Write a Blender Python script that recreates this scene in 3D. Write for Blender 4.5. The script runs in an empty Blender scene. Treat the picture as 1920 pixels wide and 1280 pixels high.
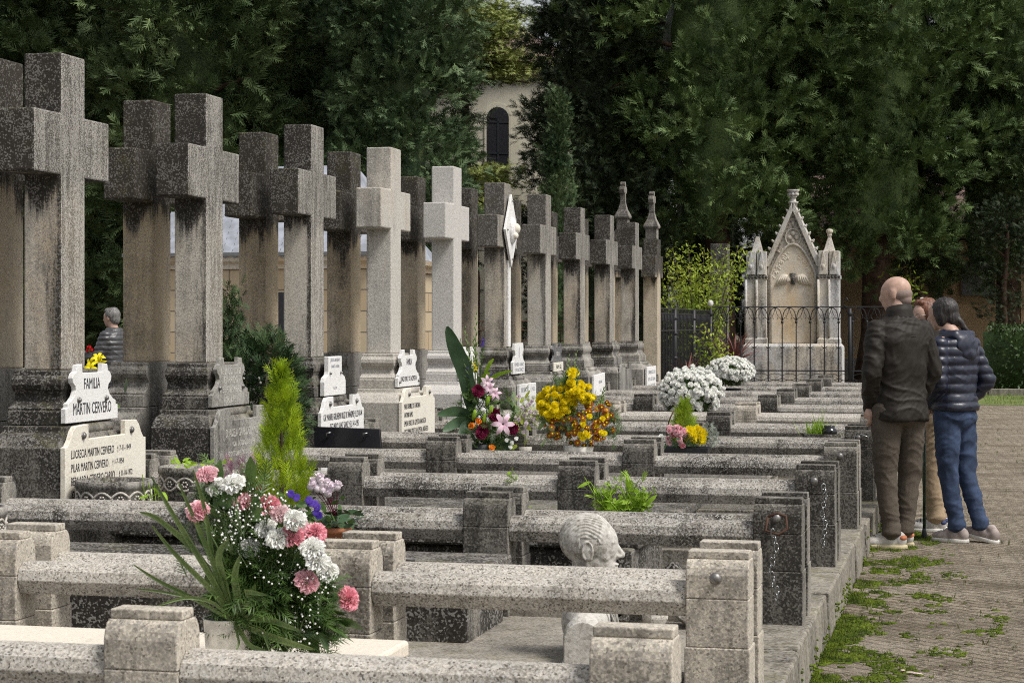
import bpy, math, random
import numpy as np
from mathutils import Vector, Matrix, noise

random.seed(7)
RNG = np.random.default_rng(11)
S = bpy.context.scene
COL = S.collection
R = math.radians

# ---------------------------------------------------------------- camera, sky, sun, exposure
TH = R(13.33); CS = math.cos(TH); SN = math.sin(TH); F = 3650.0; HOR = 608.0; EYE = 1.45
cam_d = bpy.data.cameras.new('camera')
cam = bpy.data.objects.new('camera', cam_d); COL.objects.link(cam)
cam.location = (0, 0, EYE)
cam.rotation_euler = (R(90), 0, TH)
cam_d.sensor_width = 36
cam_d.lens = 36 * F / 1920
cam_d.shift_y = (HOR - 640) / 1920
cam_d.clip_start = 0.1
cam_d.clip_end = 2000
cam_d.dof.use_dof = True
cam_d.dof.focus_distance = 12.0
cam_d.dof.aperture_fstop = 14.0
S.camera = cam

world = bpy.data.worlds.new('World'); S.world = world; world.use_nodes = True
wn = world.node_tree; wn.nodes.clear()
sky = wn.nodes.new('ShaderNodeTexSky'); sky.sky_type = 'NISHITA'; sky.sun_disc = False
SUN_EL, SUN_AZ = 56.0, 112.0            # degrees; azimuth clockwise from +Y (the row direction)
sky.sun_elevation = R(SUN_EL); sky.sun_rotation = R(SUN_AZ)
sky.air_density = 1.0; sky.dust_density = 3.0; sky.ozone_density = 1.0
hs = wn.nodes.new('ShaderNodeHueSaturation'); hs.inputs['Saturation'].default_value = 0.22
bg = wn.nodes.new('ShaderNodeBackground'); bg.inputs['Strength'].default_value = 0.135
wo = wn.nodes.new('ShaderNodeOutputWorld')
wn.links.new(sky.outputs[0], hs.inputs['Color']); wn.links.new(hs.outputs[0], bg.inputs[0]); wn.links.new(bg.outputs[0], wo.inputs[0])

sd = bpy.data.lights.new('sun', 'SUN'); sd.energy = 2.7; sd.angle = R(17); sd.color = (1.0, 0.965, 0.91)
sun = bpy.data.objects.new('sun', sd); COL.objects.link(sun)
sv = Vector((math.sin(R(SUN_AZ)) * math.cos(R(SUN_EL)), math.cos(R(SUN_AZ)) * math.cos(R(SUN_EL)), math.sin(R(SUN_EL))))
sun.rotation_euler = sv.to_track_quat('Z', 'Y').to_euler(); sun.location = sv * 60
S.view_settings.view_transform = 'Standard'; S.view_settings.look = 'None'
S.view_settings.gamma = 1.0; S.view_settings.use_curve_mapping = False
S.view_settings.exposure = 0.28
S.cycles.max_bounces = 5; S.cycles.diffuse_bounces = 3; S.cycles.glossy_bounces = 2
S.cycles.use_denoising = False; S.cycles.filter_width = 1.05

# ---------------------------------------------------------------- helpers
def at(px, d):
    r = (px - 960) * d / F
    return (r * CS - d * SN, r * SN + d * CS)

ORG = {}
def thing(name, label, cat, loc=(0, 0, 0), rz=0.0, group=None):
    o = bpy.data.objects.new(name, None); COL.objects.link(o)
    o.location = loc; o.rotation_euler = (0, 0, rz); o.empty_display_size = 0.1
    o['label'] = label; o['category'] = cat; o['kind'] = 'thing'
    if group: o['group'] = group
    ORG[o.name] = Vector(loc)
    return o
def tag(o, label, cat, group=None):
    o['label'] = label; o['category'] = cat; o['kind'] = 'thing'
    if group: o['group'] = group
    return o
def copy_tree(o, parent=None):
    c = o.copy(); COL.objects.link(c); c.parent = parent
    ORG[c.name] = ORG.get(o.name, Vector((0, 0, 0)))
    for ch in list(o.children): copy_tree(ch, c)
    return c

def raw_mesh(name, V, Fc, mat, parent=None, smooth=False, origin=None):
    """V (n,3) array, Fc either (m,k) array or list of tuples"""
    V = np.asarray(V, dtype=np.float32).reshape(-1, 3)
    if origin is not None: V = V - np.asarray(origin, dtype=np.float32)
    me = bpy.data.meshes.new(name)
    if isinstance(Fc, np.ndarray):
        m, k = Fc.shape
        me.vertices.add(len(V)); me.vertices.foreach_set('co', V.ravel())
        me.loops.add(m * k); me.loops.foreach_set('vertex_index', Fc.astype(np.int32).ravel())
        me.polygons.add(m)
        me.polygons.foreach_set('loop_start', np.arange(0, m * k, k, dtype=np.int32))
        me.update(calc_edges=True)
    else:
        me.from_pydata(V.tolist(), [], Fc); me.update()
    if smooth: me.polygons.foreach_set('use_smooth', np.ones(len(me.polygons), dtype=bool))
    me.materials.append(mat)
    o = bpy.data.objects.new(name, me); COL.objects.link(o)
    if parent is not None: o.parent = parent
    return o

class MB:
    def __init__(s): s.v = []; s.f = []
    def add(s, V, Fc):
        b = len(s.v); s.v.extend([tuple(p) for p in V]); s.f.extend([tuple(i + b for i in f) for f in Fc]); return s
    def box(s, x0, x1, y0, y1, z0, z1):
        return s.loft([(x0, x1, y0, y1, z0), (x0, x1, y0, y1, z1)])
    def loft(s, L):
        V = []; Fc = []
        for (x0, x1, y0, y1, z) in L: V += [(x0, y0, z), (x1, y0, z), (x1, y1, z), (x0, y1, z)]
        for i in range(len(L) - 1):
            for j in range(4):
                a = i * 4 + j; b = i * 4 + (j + 1) % 4; Fc.append((a, b, b + 4, a + 4))
        Fc.append((3, 2, 1, 0)); n = (len(L) - 1) * 4; Fc.append((n, n + 1, n + 2, n + 3))
        return s.add(V, Fc)
    def rings(s, rings, cap=True, closed=False):
        n = len(rings[0]); V = [p for r in rings for p in r]; Fc = []
        m = len(rings)
        for i in range(m if closed else m - 1):
            i2 = (i + 1) % m
            for j in range(n): Fc.append((i * n + j, i * n + (j + 1) % n, i2 * n + (j + 1) % n, i2 * n + j))
        if cap and not closed: Fc.append(tuple(range(n))[::-1]); Fc.append(tuple((m - 1) * n + j for j in range(n)))
        return s.add(V, Fc)
    def lathe(s, prof, c=(0, 0, 0), n=24):
        return s.rings([[(c[0] + r * math.cos(2 * math.pi * j / n), c[1] + r * math.sin(2 * math.pi * j / n), c[2] + z) for j in range(n)] for r, z in prof])
    def tube(s, P, r, n=8):
        P = [Vector(p) for p in P]
        if not isinstance(r, (list, tuple)): r = [r] * len(P)
        rings = []; up = Vector((0, 0, 1))
        t = (P[1] - P[0]).normalized(); a = t.cross(up)
        if a.length < 1e-3: a = t.cross(Vector((1, 0, 0)))
        a.normalize()
        for i, p in enumerate(P):
            t = (P[min(i + 1, len(P) - 1)] - P[max(i - 1, 0)]).normalized()
            a = (a - t * a.dot(t)).normalized(); b = t.cross(a)
            rings.append([tuple(p + (a * math.cos(2 * math.pi * j / n) + b * math.sin(2 * math.pi * j / n)) * r[i]) for j in range(n)])
        return s.rings(rings)
    def prism(s, poly, axis, a, b):
        """poly in the plane across axis: 'x' -> (y,z), 'y' -> (x,z), 'z' -> (x,y)"""
        def P(u, v, w): return {'x': (w, u, v), 'y': (u, w, v), 'z': (u, v, w)}[axis]
        n = len(poly); V = [P(u, v, a) for u, v in poly] + [P(u, v, b) for u, v in poly]
        Fc = [tuple(range(n))[::-1], tuple(range(n, 2 * n))] + [(i, (i + 1) % n, n + (i + 1) % n, n + i) for i in range(n)]
        return s.add(V, Fc)
    def ell(s, c, r, rot=None, n=16, m=10):
        V = []; Fc = []
        Rm = rot if rot is not None else Matrix.Identity(3)
        c = Vector(c)
        for i in range(1, m):
            ph = math.pi * i / m
            for j in range(n):
                t = 2 * math.pi * j / n
                V.append(c + Rm @ Vector((r[0] * math.sin(ph) * math.cos(t), r[1] * math.sin(ph) * math.sin(t), r[2] * math.cos(ph))))
        V.append(c + Rm @ Vector((0, 0, r[2]))); V.append(c + Rm @ Vector((0, 0, -r[2])))
        T = len(V) - 2; B = T + 1
        for i in range(m - 2):
            for j in range(n): Fc.append((i * n + j, (i + 1) * n + j, (i + 1) * n + (j + 1) % n, i * n + (j + 1) % n))
        for j in range(n):
            Fc.append((T, j, (j + 1) % n)); Fc.append((B, (m - 2) * n + (j + 1) % n, (m - 2) * n + j))
        return s.add(V, Fc)
    def cap(s, p0, p1, r0, r1, n=14):
        p0 = Vector(p0); p1 = Vector(p1)
        s.tube([p0, p0.lerp(p1, .5), p1], [r0, (r0 + r1) / 2, r1], n)
        s.ell(p0, (r0,) * 3, None, 12, 8); s.ell(p1, (r1,) * 3, None, 12, 8); return s
    def build(s, name, mat, parent=None, smooth=False, bevel=0.0, local=False, solid=0.0):
        org = Vector((0, 0, 0))
        if parent is not None and not local: org = ORG.get(parent.name, org)
        o = raw_mesh(name, s.v, s.f, mat, parent, smooth, tuple(org))
        ORG[o.name] = org
        import bmesh
        bm = bmesh.new(); bm.from_mesh(o.data); bmesh.ops.recalc_face_normals(bm, faces=bm.faces); bm.to_mesh(o.data); bm.free()
        if bevel > 0:
            m = o.modifiers.new('bevel', 'BEVEL'); m.width = bevel; m.segments = 2; m.limit_method = 'ANGLE'; m.angle_limit = R(40)
        return o

def fused(mb, name, mat, parent, voxel=0.012, smooth=6, disp=None, factor=0.5, local=True):
    me = bpy.data.meshes.new('tmp'); me.from_pydata(mb.v, [], mb.f); me.update()
    o = bpy.data.objects.new('tmp', me); COL.objects.link(o)
    m = o.modifiers.new('r', 'REMESH'); m.mode = 'VOXEL'; m.voxel_size = voxel
    m = o.modifiers.new('s', 'SMOOTH'); m.iterations = smooth; m.factor = factor
    dg = bpy.context.evaluated_depsgraph_get(); dg.update()
    nm = bpy.data.meshes.new_from_object(o.evaluated_get(dg))
    bpy.data.objects.remove(o); bpy.data.meshes.remove(me)
    if disp:
        n = len(nm.vertices)
        co = np.empty(n * 3, np.float32); nm.vertices.foreach_get('co', co); co = co.reshape(-1, 3)
        nr = np.empty(n * 3, np.float32); nm.vertex_normals.foreach_get('vector', nr); nr = nr.reshape(-1, 3)
        dv = np.array([disp(Vector(c.tolist()), Vector(k.tolist())) for c, k in zip(co, nr)], np.float32)
        if dv.ndim == 1: co = co + nr * dv[:, None]
        else: co = co + dv
        nm.vertices.foreach_set('co', co.ravel())
    nm.polygons.foreach_set('use_smooth', np.ones(len(nm.polygons), dtype=bool))
    nm.materials.clear(); nm.materials.append(mat); nm.name = name; nm.update()
    ob = bpy.data.objects.new(name, nm); COL.objects.link(ob)
    if parent is not None: ob.parent = parent
    ORG[ob.name] = ORG.get(parent.name, Vector()) if parent is not None else Vector()
    return ob

def scatter(tv, tf, M, P):
    """place a template (tv: n,3; tf: m,k) with matrices M (N,3,3) at P (N,3)"""
    N = len(P); n = len(tv)
    V = np.einsum('nij,kj->nki', M, tv) + P[:, None, :]
    Fc = tf[None] + (np.arange(N) * n)[:, None, None]
    return V.reshape(-1, 3), Fc.reshape(-1, tf.shape[1])
def frames(D, scale, rng, roll=None, upbias=None):
    """matrices whose local Y runs along D; scale (N,) or (N,3)"""
    D = D / np.linalg.norm(D, axis=1, keepdims=True)
    A = rng.normal(size=D.shape) if upbias is None else np.cross(D, np.tile([0, 0, 1.0], (len(D), 1))) + rng.normal(size=D.shape) * upbias
    A -= D * (A * D).sum(1, keepdims=True); A /= np.linalg.norm(A, axis=1, keepdims=True) + 1e-9
    B = np.cross(A, D)
    s = np.asarray(scale)
    if s.ndim == 1: s = np.stack([s, s, s], 1)
    return np.stack([A * s[:, :1], D * s[:, 1:2], B * s[:, 2:3]], axis=2)
class Acc:
    def __init__(s): s.V = []; s.F = []; s.n = 0
    def add(s, V, Fc):
        if len(V): s.V.append(V); s.F.append(Fc + s.n); s.n += len(V)
    def quads(s, mb):      # MB with quads only
        s.add(np.array(mb.v, np.float32), np.array([f if len(f) == 4 else f + (f[-1],) for f in mb.f if len(f) <= 4]))
    def build(s, name, mat, parent=None, smooth=False, origin=None):
        if origin is None and parent is not None: origin = tuple(ORG.get(parent.name, (0, 0, 0)))
        o = raw_mesh(name, np.concatenate(s.V), np.concatenate(s.F), mat, parent, smooth, origin)
        ORG[o.name] = Vector(origin) if origin is not None else Vector()
        return o

# ---------------------------------------------------------------- materials
def Nd(nt, t, ins=None, **props):
    n = nt.nodes.new(t)
    for k, v in props.items(): setattr(n, k, v)
    for k, v in (ins or {}).items():
        if isinstance(v, bpy.types.NodeSocket): nt.links.new(v, n.inputs[k])
        else: n.inputs[k].default_value = v
    return n
def c4(c): return (c[0], c[1], c[2], 1.0)
class MatB:
    def __init__(s, name, rough=0.85, spec=0.3):
        s.m = bpy.data.materials.new(name); s.m.use_nodes = True; s.nt = s.m.node_tree
        s.b = s.nt.nodes['Principled BSDF']; s.b.inputs['Roughness'].default_value = rough
        s.b.inputs['Specular IOR Level'].default_value = spec
        g = s.nt.nodes.new('ShaderNodeNewGeometry'); s.pos = g.outputs['Position']; s.nor = g.outputs['Normal']
    def mapped(s, sc, rot=(0, 0, 0)):
        return Nd(s.nt, 'ShaderNodeMapping', {'Vector': s.pos, 'Scale': sc, 'Rotation': rot}).outputs[0]
    def noise(s, scale, det=4, rough=.6, vec=None, dist=0.0):
        return Nd(s.nt, 'ShaderNodeTexNoise', {'Vector': vec or s.pos, 'Scale': scale, 'Detail': det, 'Roughness': rough, 'Distortion': dist}).outputs[0]
    def ramp(s, fac, a, b, lo=0.0, hi=1.0, smooth=True):
        n = Nd(s.nt, 'ShaderNodeMapRange', {'Value': fac, 'From Min': a, 'From Max': b, 'To Min': lo, 'To Max': hi})
        n.interpolation_type = 'SMOOTHSTEP' if smooth else 'LINEAR'; return n.outputs[0]
    def math(s, op, a, b=0.0, c=0.0, clamp=False):
        n = Nd(s.nt, 'ShaderNodeMath', {0: a, 1: b, 2: c}, operation=op); n.use_clamp = clamp; return n.outputs[0]
    def mix(s, f, a, b, mode='MIX'):
        n = Nd(s.nt, 'ShaderNodeMix', {}, data_type='RGBA', blend_type=mode)
        for sock, v in ((n.inputs[0], f), (n.inputs[6], a), (n.inputs[7], b)):
            if isinstance(v, bpy.types.NodeSocket): s.nt.links.new(v, sock)
            elif isinstance(v, (int, float)): sock.default_value = v
            else: sock.default_value = c4(v)
        return n.outputs[2]
    def xyz(s, vec):
        n = Nd(s.nt, 'ShaderNodeSeparateXYZ', {0: vec}); return n.outputs
    def color(s, c):
        if isinstance(c, bpy.types.NodeSocket): s.nt.links.new(c, s.b.inputs['Base Color'])
        else: s.b.inputs['Base Color'].default_value = c4(c)
        return s
    def bump(s, h, dist=0.003, strength=1.0):
        n = Nd(s.nt, 'ShaderNodeBump', {'Height': h, 'Distance': dist, 'Strength': strength})
        s.nt.links.new(n.outputs[0], s.b.inputs['Normal']); return s

def stone(name, base, dark, amount=0.5, zband=None, speck=0.5, grain=(60, .5), moss=0.0, warm=None, speckcol=(.42, .40, .37), face=.10, strip=None, lichen=0.0):
    """weathered cast stone; amount 0..1 black patina cover, zband (z0,z1) raises the patina above it"""
    m = MatB(name, 0.92, 0.2)
    big = m.noise(1.5, 6, .62); st = m.noise(1.0, 6, .7, m.mapped((9, 9, .8))); mid = m.noise(7, 6, .72)
    g1 = Nd(m.nt, 'ShaderNodeTexVoronoi', {'Vector': m.pos, 'Scale': grain[0] * 1.9, 'Randomness': 1.0}).outputs['Color']
    g2 = Nd(m.nt, 'ShaderNodeTexVoronoi', {'Vector': m.pos, 'Scale': grain[0] * 1.45, 'Randomness': 1.0}).outputs['Color']
    r1 = m.xyz(g1)[0]; r2 = m.xyz(g2)[1]
    d = m.math('ADD', m.math('MULTIPLY', big, .8), m.math('MULTIPLY', st, .75))
    d = m.math('ADD', d, m.math('MULTIPLY', mid, .45))
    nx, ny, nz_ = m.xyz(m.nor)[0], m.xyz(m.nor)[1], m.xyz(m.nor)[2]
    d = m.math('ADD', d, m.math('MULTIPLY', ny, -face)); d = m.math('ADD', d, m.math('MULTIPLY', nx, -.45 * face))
    if zband:
        z = m.xyz(m.pos)[2]
        zz = m.ramp(m.math('ADD', z, m.math('MULTIPLY', st, .6)), zband[0] + .28, zband[1] + .30)
        d = m.math('ADD', d, m.math('MULTIPLY', zz, zband[2]))
    d = m.math('ADD', d, m.math('MULTIPLY', m.math('SUBTRACT', r2, .5), .22))
    if strip:       # run-off stain down the corner beside the inscribed face
        sx_ = m.ramp(m.math('ADD', m.xyz(m.pos)[0], m.math('MULTIPLY', m.math('SUBTRACT', st, .5), .22)), strip[0], strip[1])
        d = m.math('ADD', d, m.math('MULTIPLY', m.math('MULTIPLY', sx_, m.ramp(ny, -.4, -.8)), strip[2]))
    t = 1.40 - amount * .62
    mask = m.math('ADD', m.ramp(d, t - .24, t + .24, 0, .9), m.ramp(d, t + .02, t + .16, 0, .10), clamp=True)
    b = base
    if warm:
        b = m.mix(m.ramp(m.noise(1.1, 5, .65, m.mapped((1.3, 1.3, .5))), .40, .62), base, warm)
    c = m.mix(mask, b, dark)
    if lichen:      # grey lichen crust, vertical streaks, on the face toward the path
        ls = m.noise(1.0, 6, .75, m.mapped((26, 26, 2.2)))
        lc = m.mix(m.ramp(m.math('ADD', ls, m.math('MULTIPLY', m.math('SUBTRACT', r1, .5), .30)), .40, .60), (.105, .096, .082), (.37, .35, .315))
        c = m.mix(m.math('MULTIPLY', m.ramp(nx, .5, .9), m.ramp(m.math('ADD', big, m.math('MULTIPLY', mid, .3)), .45, .75, lichen * .7, lichen)), c, lc)
    # single grains: light and dark aggregate, stronger lichen flecks in colonies
    tone = m.math('ADD', m.math('MULTIPLY', r1, grain[1] * 1.1), 1 - grain[1] * .55)
    c = m.mix(1.0, c, Nd(m.nt, 'ShaderNodeCombineXYZ', {0: tone, 1: tone, 2: tone}).outputs[0], 'MULTIPLY')
    colony = m.ramp(m.math('ADD', mid, m.math('MULTIPLY', m.noise(28, 4, .7), .5)), .60, .90)
    fleck = m.ramp(m.math('ADD', r2, m.math('MULTIPLY', colony, .35)), .86, 1.02)
    c = m.mix(m.math('MULTIPLY', fleck, speck), c, speckcol)
    pit = m.ramp(r1, .10, .02)
    c = m.mix(m.math('MULTIPLY', pit, grain[1]), c, dark)
    if moss:
        mm = m.math('MULTIPLY', m.ramp(m.noise(4, 6, .75), .50, .66), m.math('ADD', m.ramp(nz_, .2, .8), .22, clamp=True))
        c = m.mix(m.math('MULTIPLY', mm, moss), c, (.12, .115, .035))
    m.color(c); m.bump(m.math('ADD', m.math('MULTIPLY', r1, .5), mid), .005, .7)
    return m.m
def plain(name, col, rough=.7, spec=.3, var=.25, scale=20, metallic=0.0, bumpd=0.0):
    m = MatB(name, rough, spec)
    f = m.noise(scale, 4, .6)
    c = m.mix(m.ramp(f, .3, .7), tuple(x * (1 - var) for x in col), tuple(min(1, x * (1 + var)) for x in col))
    m.color(c); m.b.inputs['Metallic'].default_value = metallic
    if bumpd: m.bump(f, bumpd, 1)
    return m.m
def leafmat(name, a, b, scale=1.2, rough=.6, spec=.25, c=None, trans=0.0):
    m = MatB(name, rough, spec)
    f = m.noise(scale, 4, .6); f2 = m.noise(scale * 22, 2, .5)
    col = m.mix(m.ramp(m.math('ADD', m.math('MULTIPLY', f, .6), m.math('MULTIPLY', f2, .4)), .38, .62), a, b)
    if c: col = m.mix(m.ramp(m.noise(scale * 2.7, 3, .6), .60, .72), col, c)
    m.color(col)
    if trans:
        tr = Nd(m.nt, 'ShaderNodeBsdfTranslucent', {'Color': col}); mx = Nd(m.nt, 'ShaderNodeMixShader', {0: trans, 1: m.b.outputs[0], 2: tr.outputs[0]})
        m.nt.links.new(mx.outputs[0], m.nt.nodes['Material Output'].inputs[0])
    return m.m

M = {}
DK = (.045, .040, .034)
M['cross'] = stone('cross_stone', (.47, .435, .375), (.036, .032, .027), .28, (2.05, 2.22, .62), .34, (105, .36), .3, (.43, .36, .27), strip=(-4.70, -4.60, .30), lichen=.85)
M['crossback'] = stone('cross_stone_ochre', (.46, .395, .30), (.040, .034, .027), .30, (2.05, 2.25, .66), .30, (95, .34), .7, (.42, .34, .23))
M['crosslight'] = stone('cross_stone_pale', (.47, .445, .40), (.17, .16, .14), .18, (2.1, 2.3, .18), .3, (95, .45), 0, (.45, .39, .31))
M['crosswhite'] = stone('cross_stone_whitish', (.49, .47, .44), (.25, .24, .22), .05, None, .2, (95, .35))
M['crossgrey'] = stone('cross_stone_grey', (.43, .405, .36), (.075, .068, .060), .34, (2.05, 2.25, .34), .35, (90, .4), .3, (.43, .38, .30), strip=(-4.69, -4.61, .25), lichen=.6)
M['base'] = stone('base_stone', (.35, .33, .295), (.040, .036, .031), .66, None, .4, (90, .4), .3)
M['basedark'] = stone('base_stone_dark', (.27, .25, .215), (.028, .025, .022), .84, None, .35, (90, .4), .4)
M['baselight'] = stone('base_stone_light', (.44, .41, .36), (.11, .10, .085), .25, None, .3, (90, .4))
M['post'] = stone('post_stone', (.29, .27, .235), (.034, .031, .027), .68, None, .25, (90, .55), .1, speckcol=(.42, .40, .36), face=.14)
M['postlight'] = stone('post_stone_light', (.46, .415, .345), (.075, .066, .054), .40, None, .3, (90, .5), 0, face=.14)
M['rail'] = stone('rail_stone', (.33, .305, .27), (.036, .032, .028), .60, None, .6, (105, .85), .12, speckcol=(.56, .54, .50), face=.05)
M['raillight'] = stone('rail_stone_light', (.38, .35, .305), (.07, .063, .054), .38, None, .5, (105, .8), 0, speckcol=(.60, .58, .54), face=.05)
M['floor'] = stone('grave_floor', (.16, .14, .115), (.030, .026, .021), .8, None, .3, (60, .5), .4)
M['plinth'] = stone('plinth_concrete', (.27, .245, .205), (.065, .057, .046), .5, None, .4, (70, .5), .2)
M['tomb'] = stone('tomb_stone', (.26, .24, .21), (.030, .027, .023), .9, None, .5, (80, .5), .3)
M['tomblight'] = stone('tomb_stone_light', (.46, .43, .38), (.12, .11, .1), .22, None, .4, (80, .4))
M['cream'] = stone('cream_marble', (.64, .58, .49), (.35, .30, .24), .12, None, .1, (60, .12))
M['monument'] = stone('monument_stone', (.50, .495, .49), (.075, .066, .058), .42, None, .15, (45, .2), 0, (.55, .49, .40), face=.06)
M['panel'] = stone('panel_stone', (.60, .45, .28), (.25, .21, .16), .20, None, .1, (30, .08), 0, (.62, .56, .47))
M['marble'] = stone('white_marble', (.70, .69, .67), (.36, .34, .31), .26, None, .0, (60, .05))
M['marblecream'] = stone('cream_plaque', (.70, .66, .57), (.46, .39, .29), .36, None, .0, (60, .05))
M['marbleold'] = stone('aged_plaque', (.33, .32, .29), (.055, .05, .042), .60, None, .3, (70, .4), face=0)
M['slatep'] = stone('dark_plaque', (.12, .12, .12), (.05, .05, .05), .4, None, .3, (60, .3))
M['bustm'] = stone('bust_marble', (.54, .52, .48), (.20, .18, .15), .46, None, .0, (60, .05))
M['ink'] = plain('letter_paint', (.035, .035, .04), .7)
M['inkgrey'] = plain('letter_paint_faded', (.26, .27, .30), .7)
M['inkpale'] = plain('pale_letters', (.45, .43, .39), .8)
M['bolt'] = plain('bolt_metal', (.20, .19, .18), .45, .5, .3, 60, .7)
M['iron'] = plain('black_iron', (.012, .012, .014), .5, .4)
M['rustiron'] = plain('rusty_iron', (.07, .035, .022), .8, .3)
M['chrome'] = plain('steel_chain', (.28, .28, .28), .3, .5, .2, 80, .9)
M['granite'] = plain('black_granite', (.010, .010, .012), .12, .5, .3, 200)
M['terracotta'] = plain('terracotta', (.36, .14, .07), .8)
M['potwhite'] = plain('white_pot', (.62, .60, .55), .5)
M['potblack'] = plain('black_plastic', (.018, .020, .024), .45)
M['bark'] = plain('bark', (.075, .048, .034), .95, .1, .4, 6, 0, .02)
M['barklight'] = plain('bark_grey', (.09, .07, .055), .95, .1, .4, 9, 0, .02)
M['soil'] = plain('dark_soil', (.022, .014, .010), .95, .1, .5, 30, 0, .01)
M['fol_a'] = leafmat('conifer_foliage', (.032, .060, .020), (.135, .185, .072), 1.5, c=(.20, .25, .10))
M['fol_b'] = leafmat('conifer_foliage_blueish', (.032, .062, .026), (.125, .18, .078), 1.5, c=(.19, .25, .10))
M['fol_d'] = leafmat('cypress_foliage_dark', (.018, .030, .014), (.055, .075, .034), 1.5)
M['fol_c'] = leafmat('right_conifer_foliage', (.032, .060, .017), (.130, .190, .062), 1.4, c=(.22, .28, .10))
M['fol_y'] = leafmat('cedar_needles', (.20, .24, .06), (.36, .40, .13), .8)
M['dry'] = leafmat('dry_foliage', (.07, .045, .03), (.16, .11, .08), 2)
M['hedge'] = leafmat('hedge_leaves', (.020, .040, .012), (.060, .10, .028), 1.5, .45, .4)
M['shrub'] = leafmat('yellow_green_leaves', (.20, .30, .035), (.38, .43, .055), 1.5, trans=.3)
M['juniper'] = leafmat('juniper_foliage', (.022, .05, .018), (.06, .10, .035), 2.5, c=(.10, .07, .035))
M['lime'] = leafmat('lime_conifer', (.17, .27, .012), (.42, .54, .02), 11, c=(.12, .18, .02), trans=.25)
M['limedark'] = leafmat('lime_conifer_small', (.20, .32, .02), (.36, .46, .04), 8, trans=.25)
M['leaf'] = leafmat('bouquet_leaves', (.035, .075, .018), (.10, .17, .04), 12, .45, .4, trans=.15)
M['leafpale'] = leafmat('strap_leaves', (.10, .16, .05), (.20, .27, .09), 9, .4, .4, trans=.15)
M['leafbig'] = leafmat('broad_leaves', (.04, .08, .035), (.07, .13, .06), 9, .4, .4)
M['weed'] = leafmat('fresh_weed', (.18, .32, .02), (.34, .50, .05), 12, trans=.3)
M['moss'] = leafmat('moss', (.025, .040, .009), (.115, .155, .018), 9, .95, .05, c=(.075, .07, .03))
M['grass'] = leafmat('lawn_grass', (.09, .15, .03), (.20, .26, .06), 3)
M['cordy'] = leafmat('cordyline_leaves', (.10, .035, .035), (.24, .11, .09), 6)
M['white_f'] = leafmat('white_petals', (.88, .88, .82), (.95, .95, .92), 30, trans=.12)
M['pink_f'] = leafmat('pink_petals', (.90, .50, .55), (.95, .72, .75), 22, trans=.25)
M['palepink_f'] = leafmat('pale_pink_petals', (.78, .50, .52), (.85, .70, .70), 22, trans=.25)
M['yellow_f'] = leafmat('yellow_petals', (.84, .66, .01), (.92, .80, .02), 22, trans=.2)
M['orange_f'] = leafmat('orange_petals', (.80, .22, .02), (.9, .36, .04), 22, trans=.2)
M['rust_f'] = leafmat('rust_petals', (.20, .030, .008), (.44, .15, .02), 60, trans=.2)
M['magenta_f'] = leafmat('dark_magenta_petals', (.11, .006, .03), (.2, .012, .05), 20)
M['red_f'] = leafmat('red_petals', (.5, .01, .015), (.6, .02, .03), 20)
M['violet_f'] = leafmat('violet_petals', (.05, .02, .30), (.12, .06, .42), 20)
M['heather_f'] = leafmat('heather', (.25, .11, .16), (.45, .25, .33), 40)
M['lilac_f'] = leafmat('lilac_petals', (.74, .62, .70), (.85, .78, .80), 40, trans=.2)
M['lily_f'] = leafmat('pink_lily_petals', (.72, .42, .55), (.84, .68, .74), 30, trans=.2)
M['stemw'] = plain('gypsophila_stems', (.12, .17, .07), .7)
# people
M['skin'] = plain('skin', (.44, .285, .22), .5, .35, .12, 30)
M['scalp'] = plain('shaven_scalp', (.22, .165, .14), .7, .2, .25, 260)
def hairmat(name, a, b):
    m = MatB(name, .45, .45); f = m.noise(1.0, 3, .6, m.mapped((150, 150, 14))); m.color(m.mix(m.ramp(f, .35, .65), a, b)); m.bump(f, .004, 1); return m.m
M['hairdark'] = hairmat('dark_hair', (.006, .005, .005), (.030, .023, .020))
M['hairauburn'] = hairmat('auburn_hair', (.07, .022, .010), (.19, .075, .035))
M['hairgrey'] = hairmat('grey_hair', (.05, .047, .045), (.24, .23, .22))
M['jacket'] = plain('dark_brown_cloth', (.018, .0145, .011), .62, .25, .2, 40, 0, .001)
M['trousers'] = plain('taupe_trousers', (.085, .070, .055), .9, .15, .22, 160, 0, .0012)
M['beige'] = plain('beige_trousers', (.32, .24, .155), .85, .2, .12, 60)
M['jeans'] = plain('blue_denim', (.035, .052, .095), .85, .2, .35, 14)
M['puffer'] = plain('navy_puffer', (.013, .016, .032), .38, .5, .2, 30)
M['puffergrey'] = plain('grey_puffer', (.06, .06, .063), .4, .5, .2, 30)
M['shoe'] = plain('pale_shoe', (.45, .43, .40), .7)
M['shoetaupe'] = plain('taupe_shoe', (.32, .27, .25), .8)
M['shoeyellow'] = plain('yellow_trim', (.55, .40, .02), .6)
M['sole'] = plain('shoe_sole', (.62, .60, .55), .7)
M['solebeige'] = plain('beige_sole', (.42, .36, .22), .7)
M['shoenavy'] = plain('navy_trim', (.03, .04, .1), .7)
M['shoeorange'] = plain('orange_trim', (.45, .16, .08), .7)
M['canem'] = plain('cane_green', (.014, .045, .024), .35, .5, .8, 60)
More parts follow.
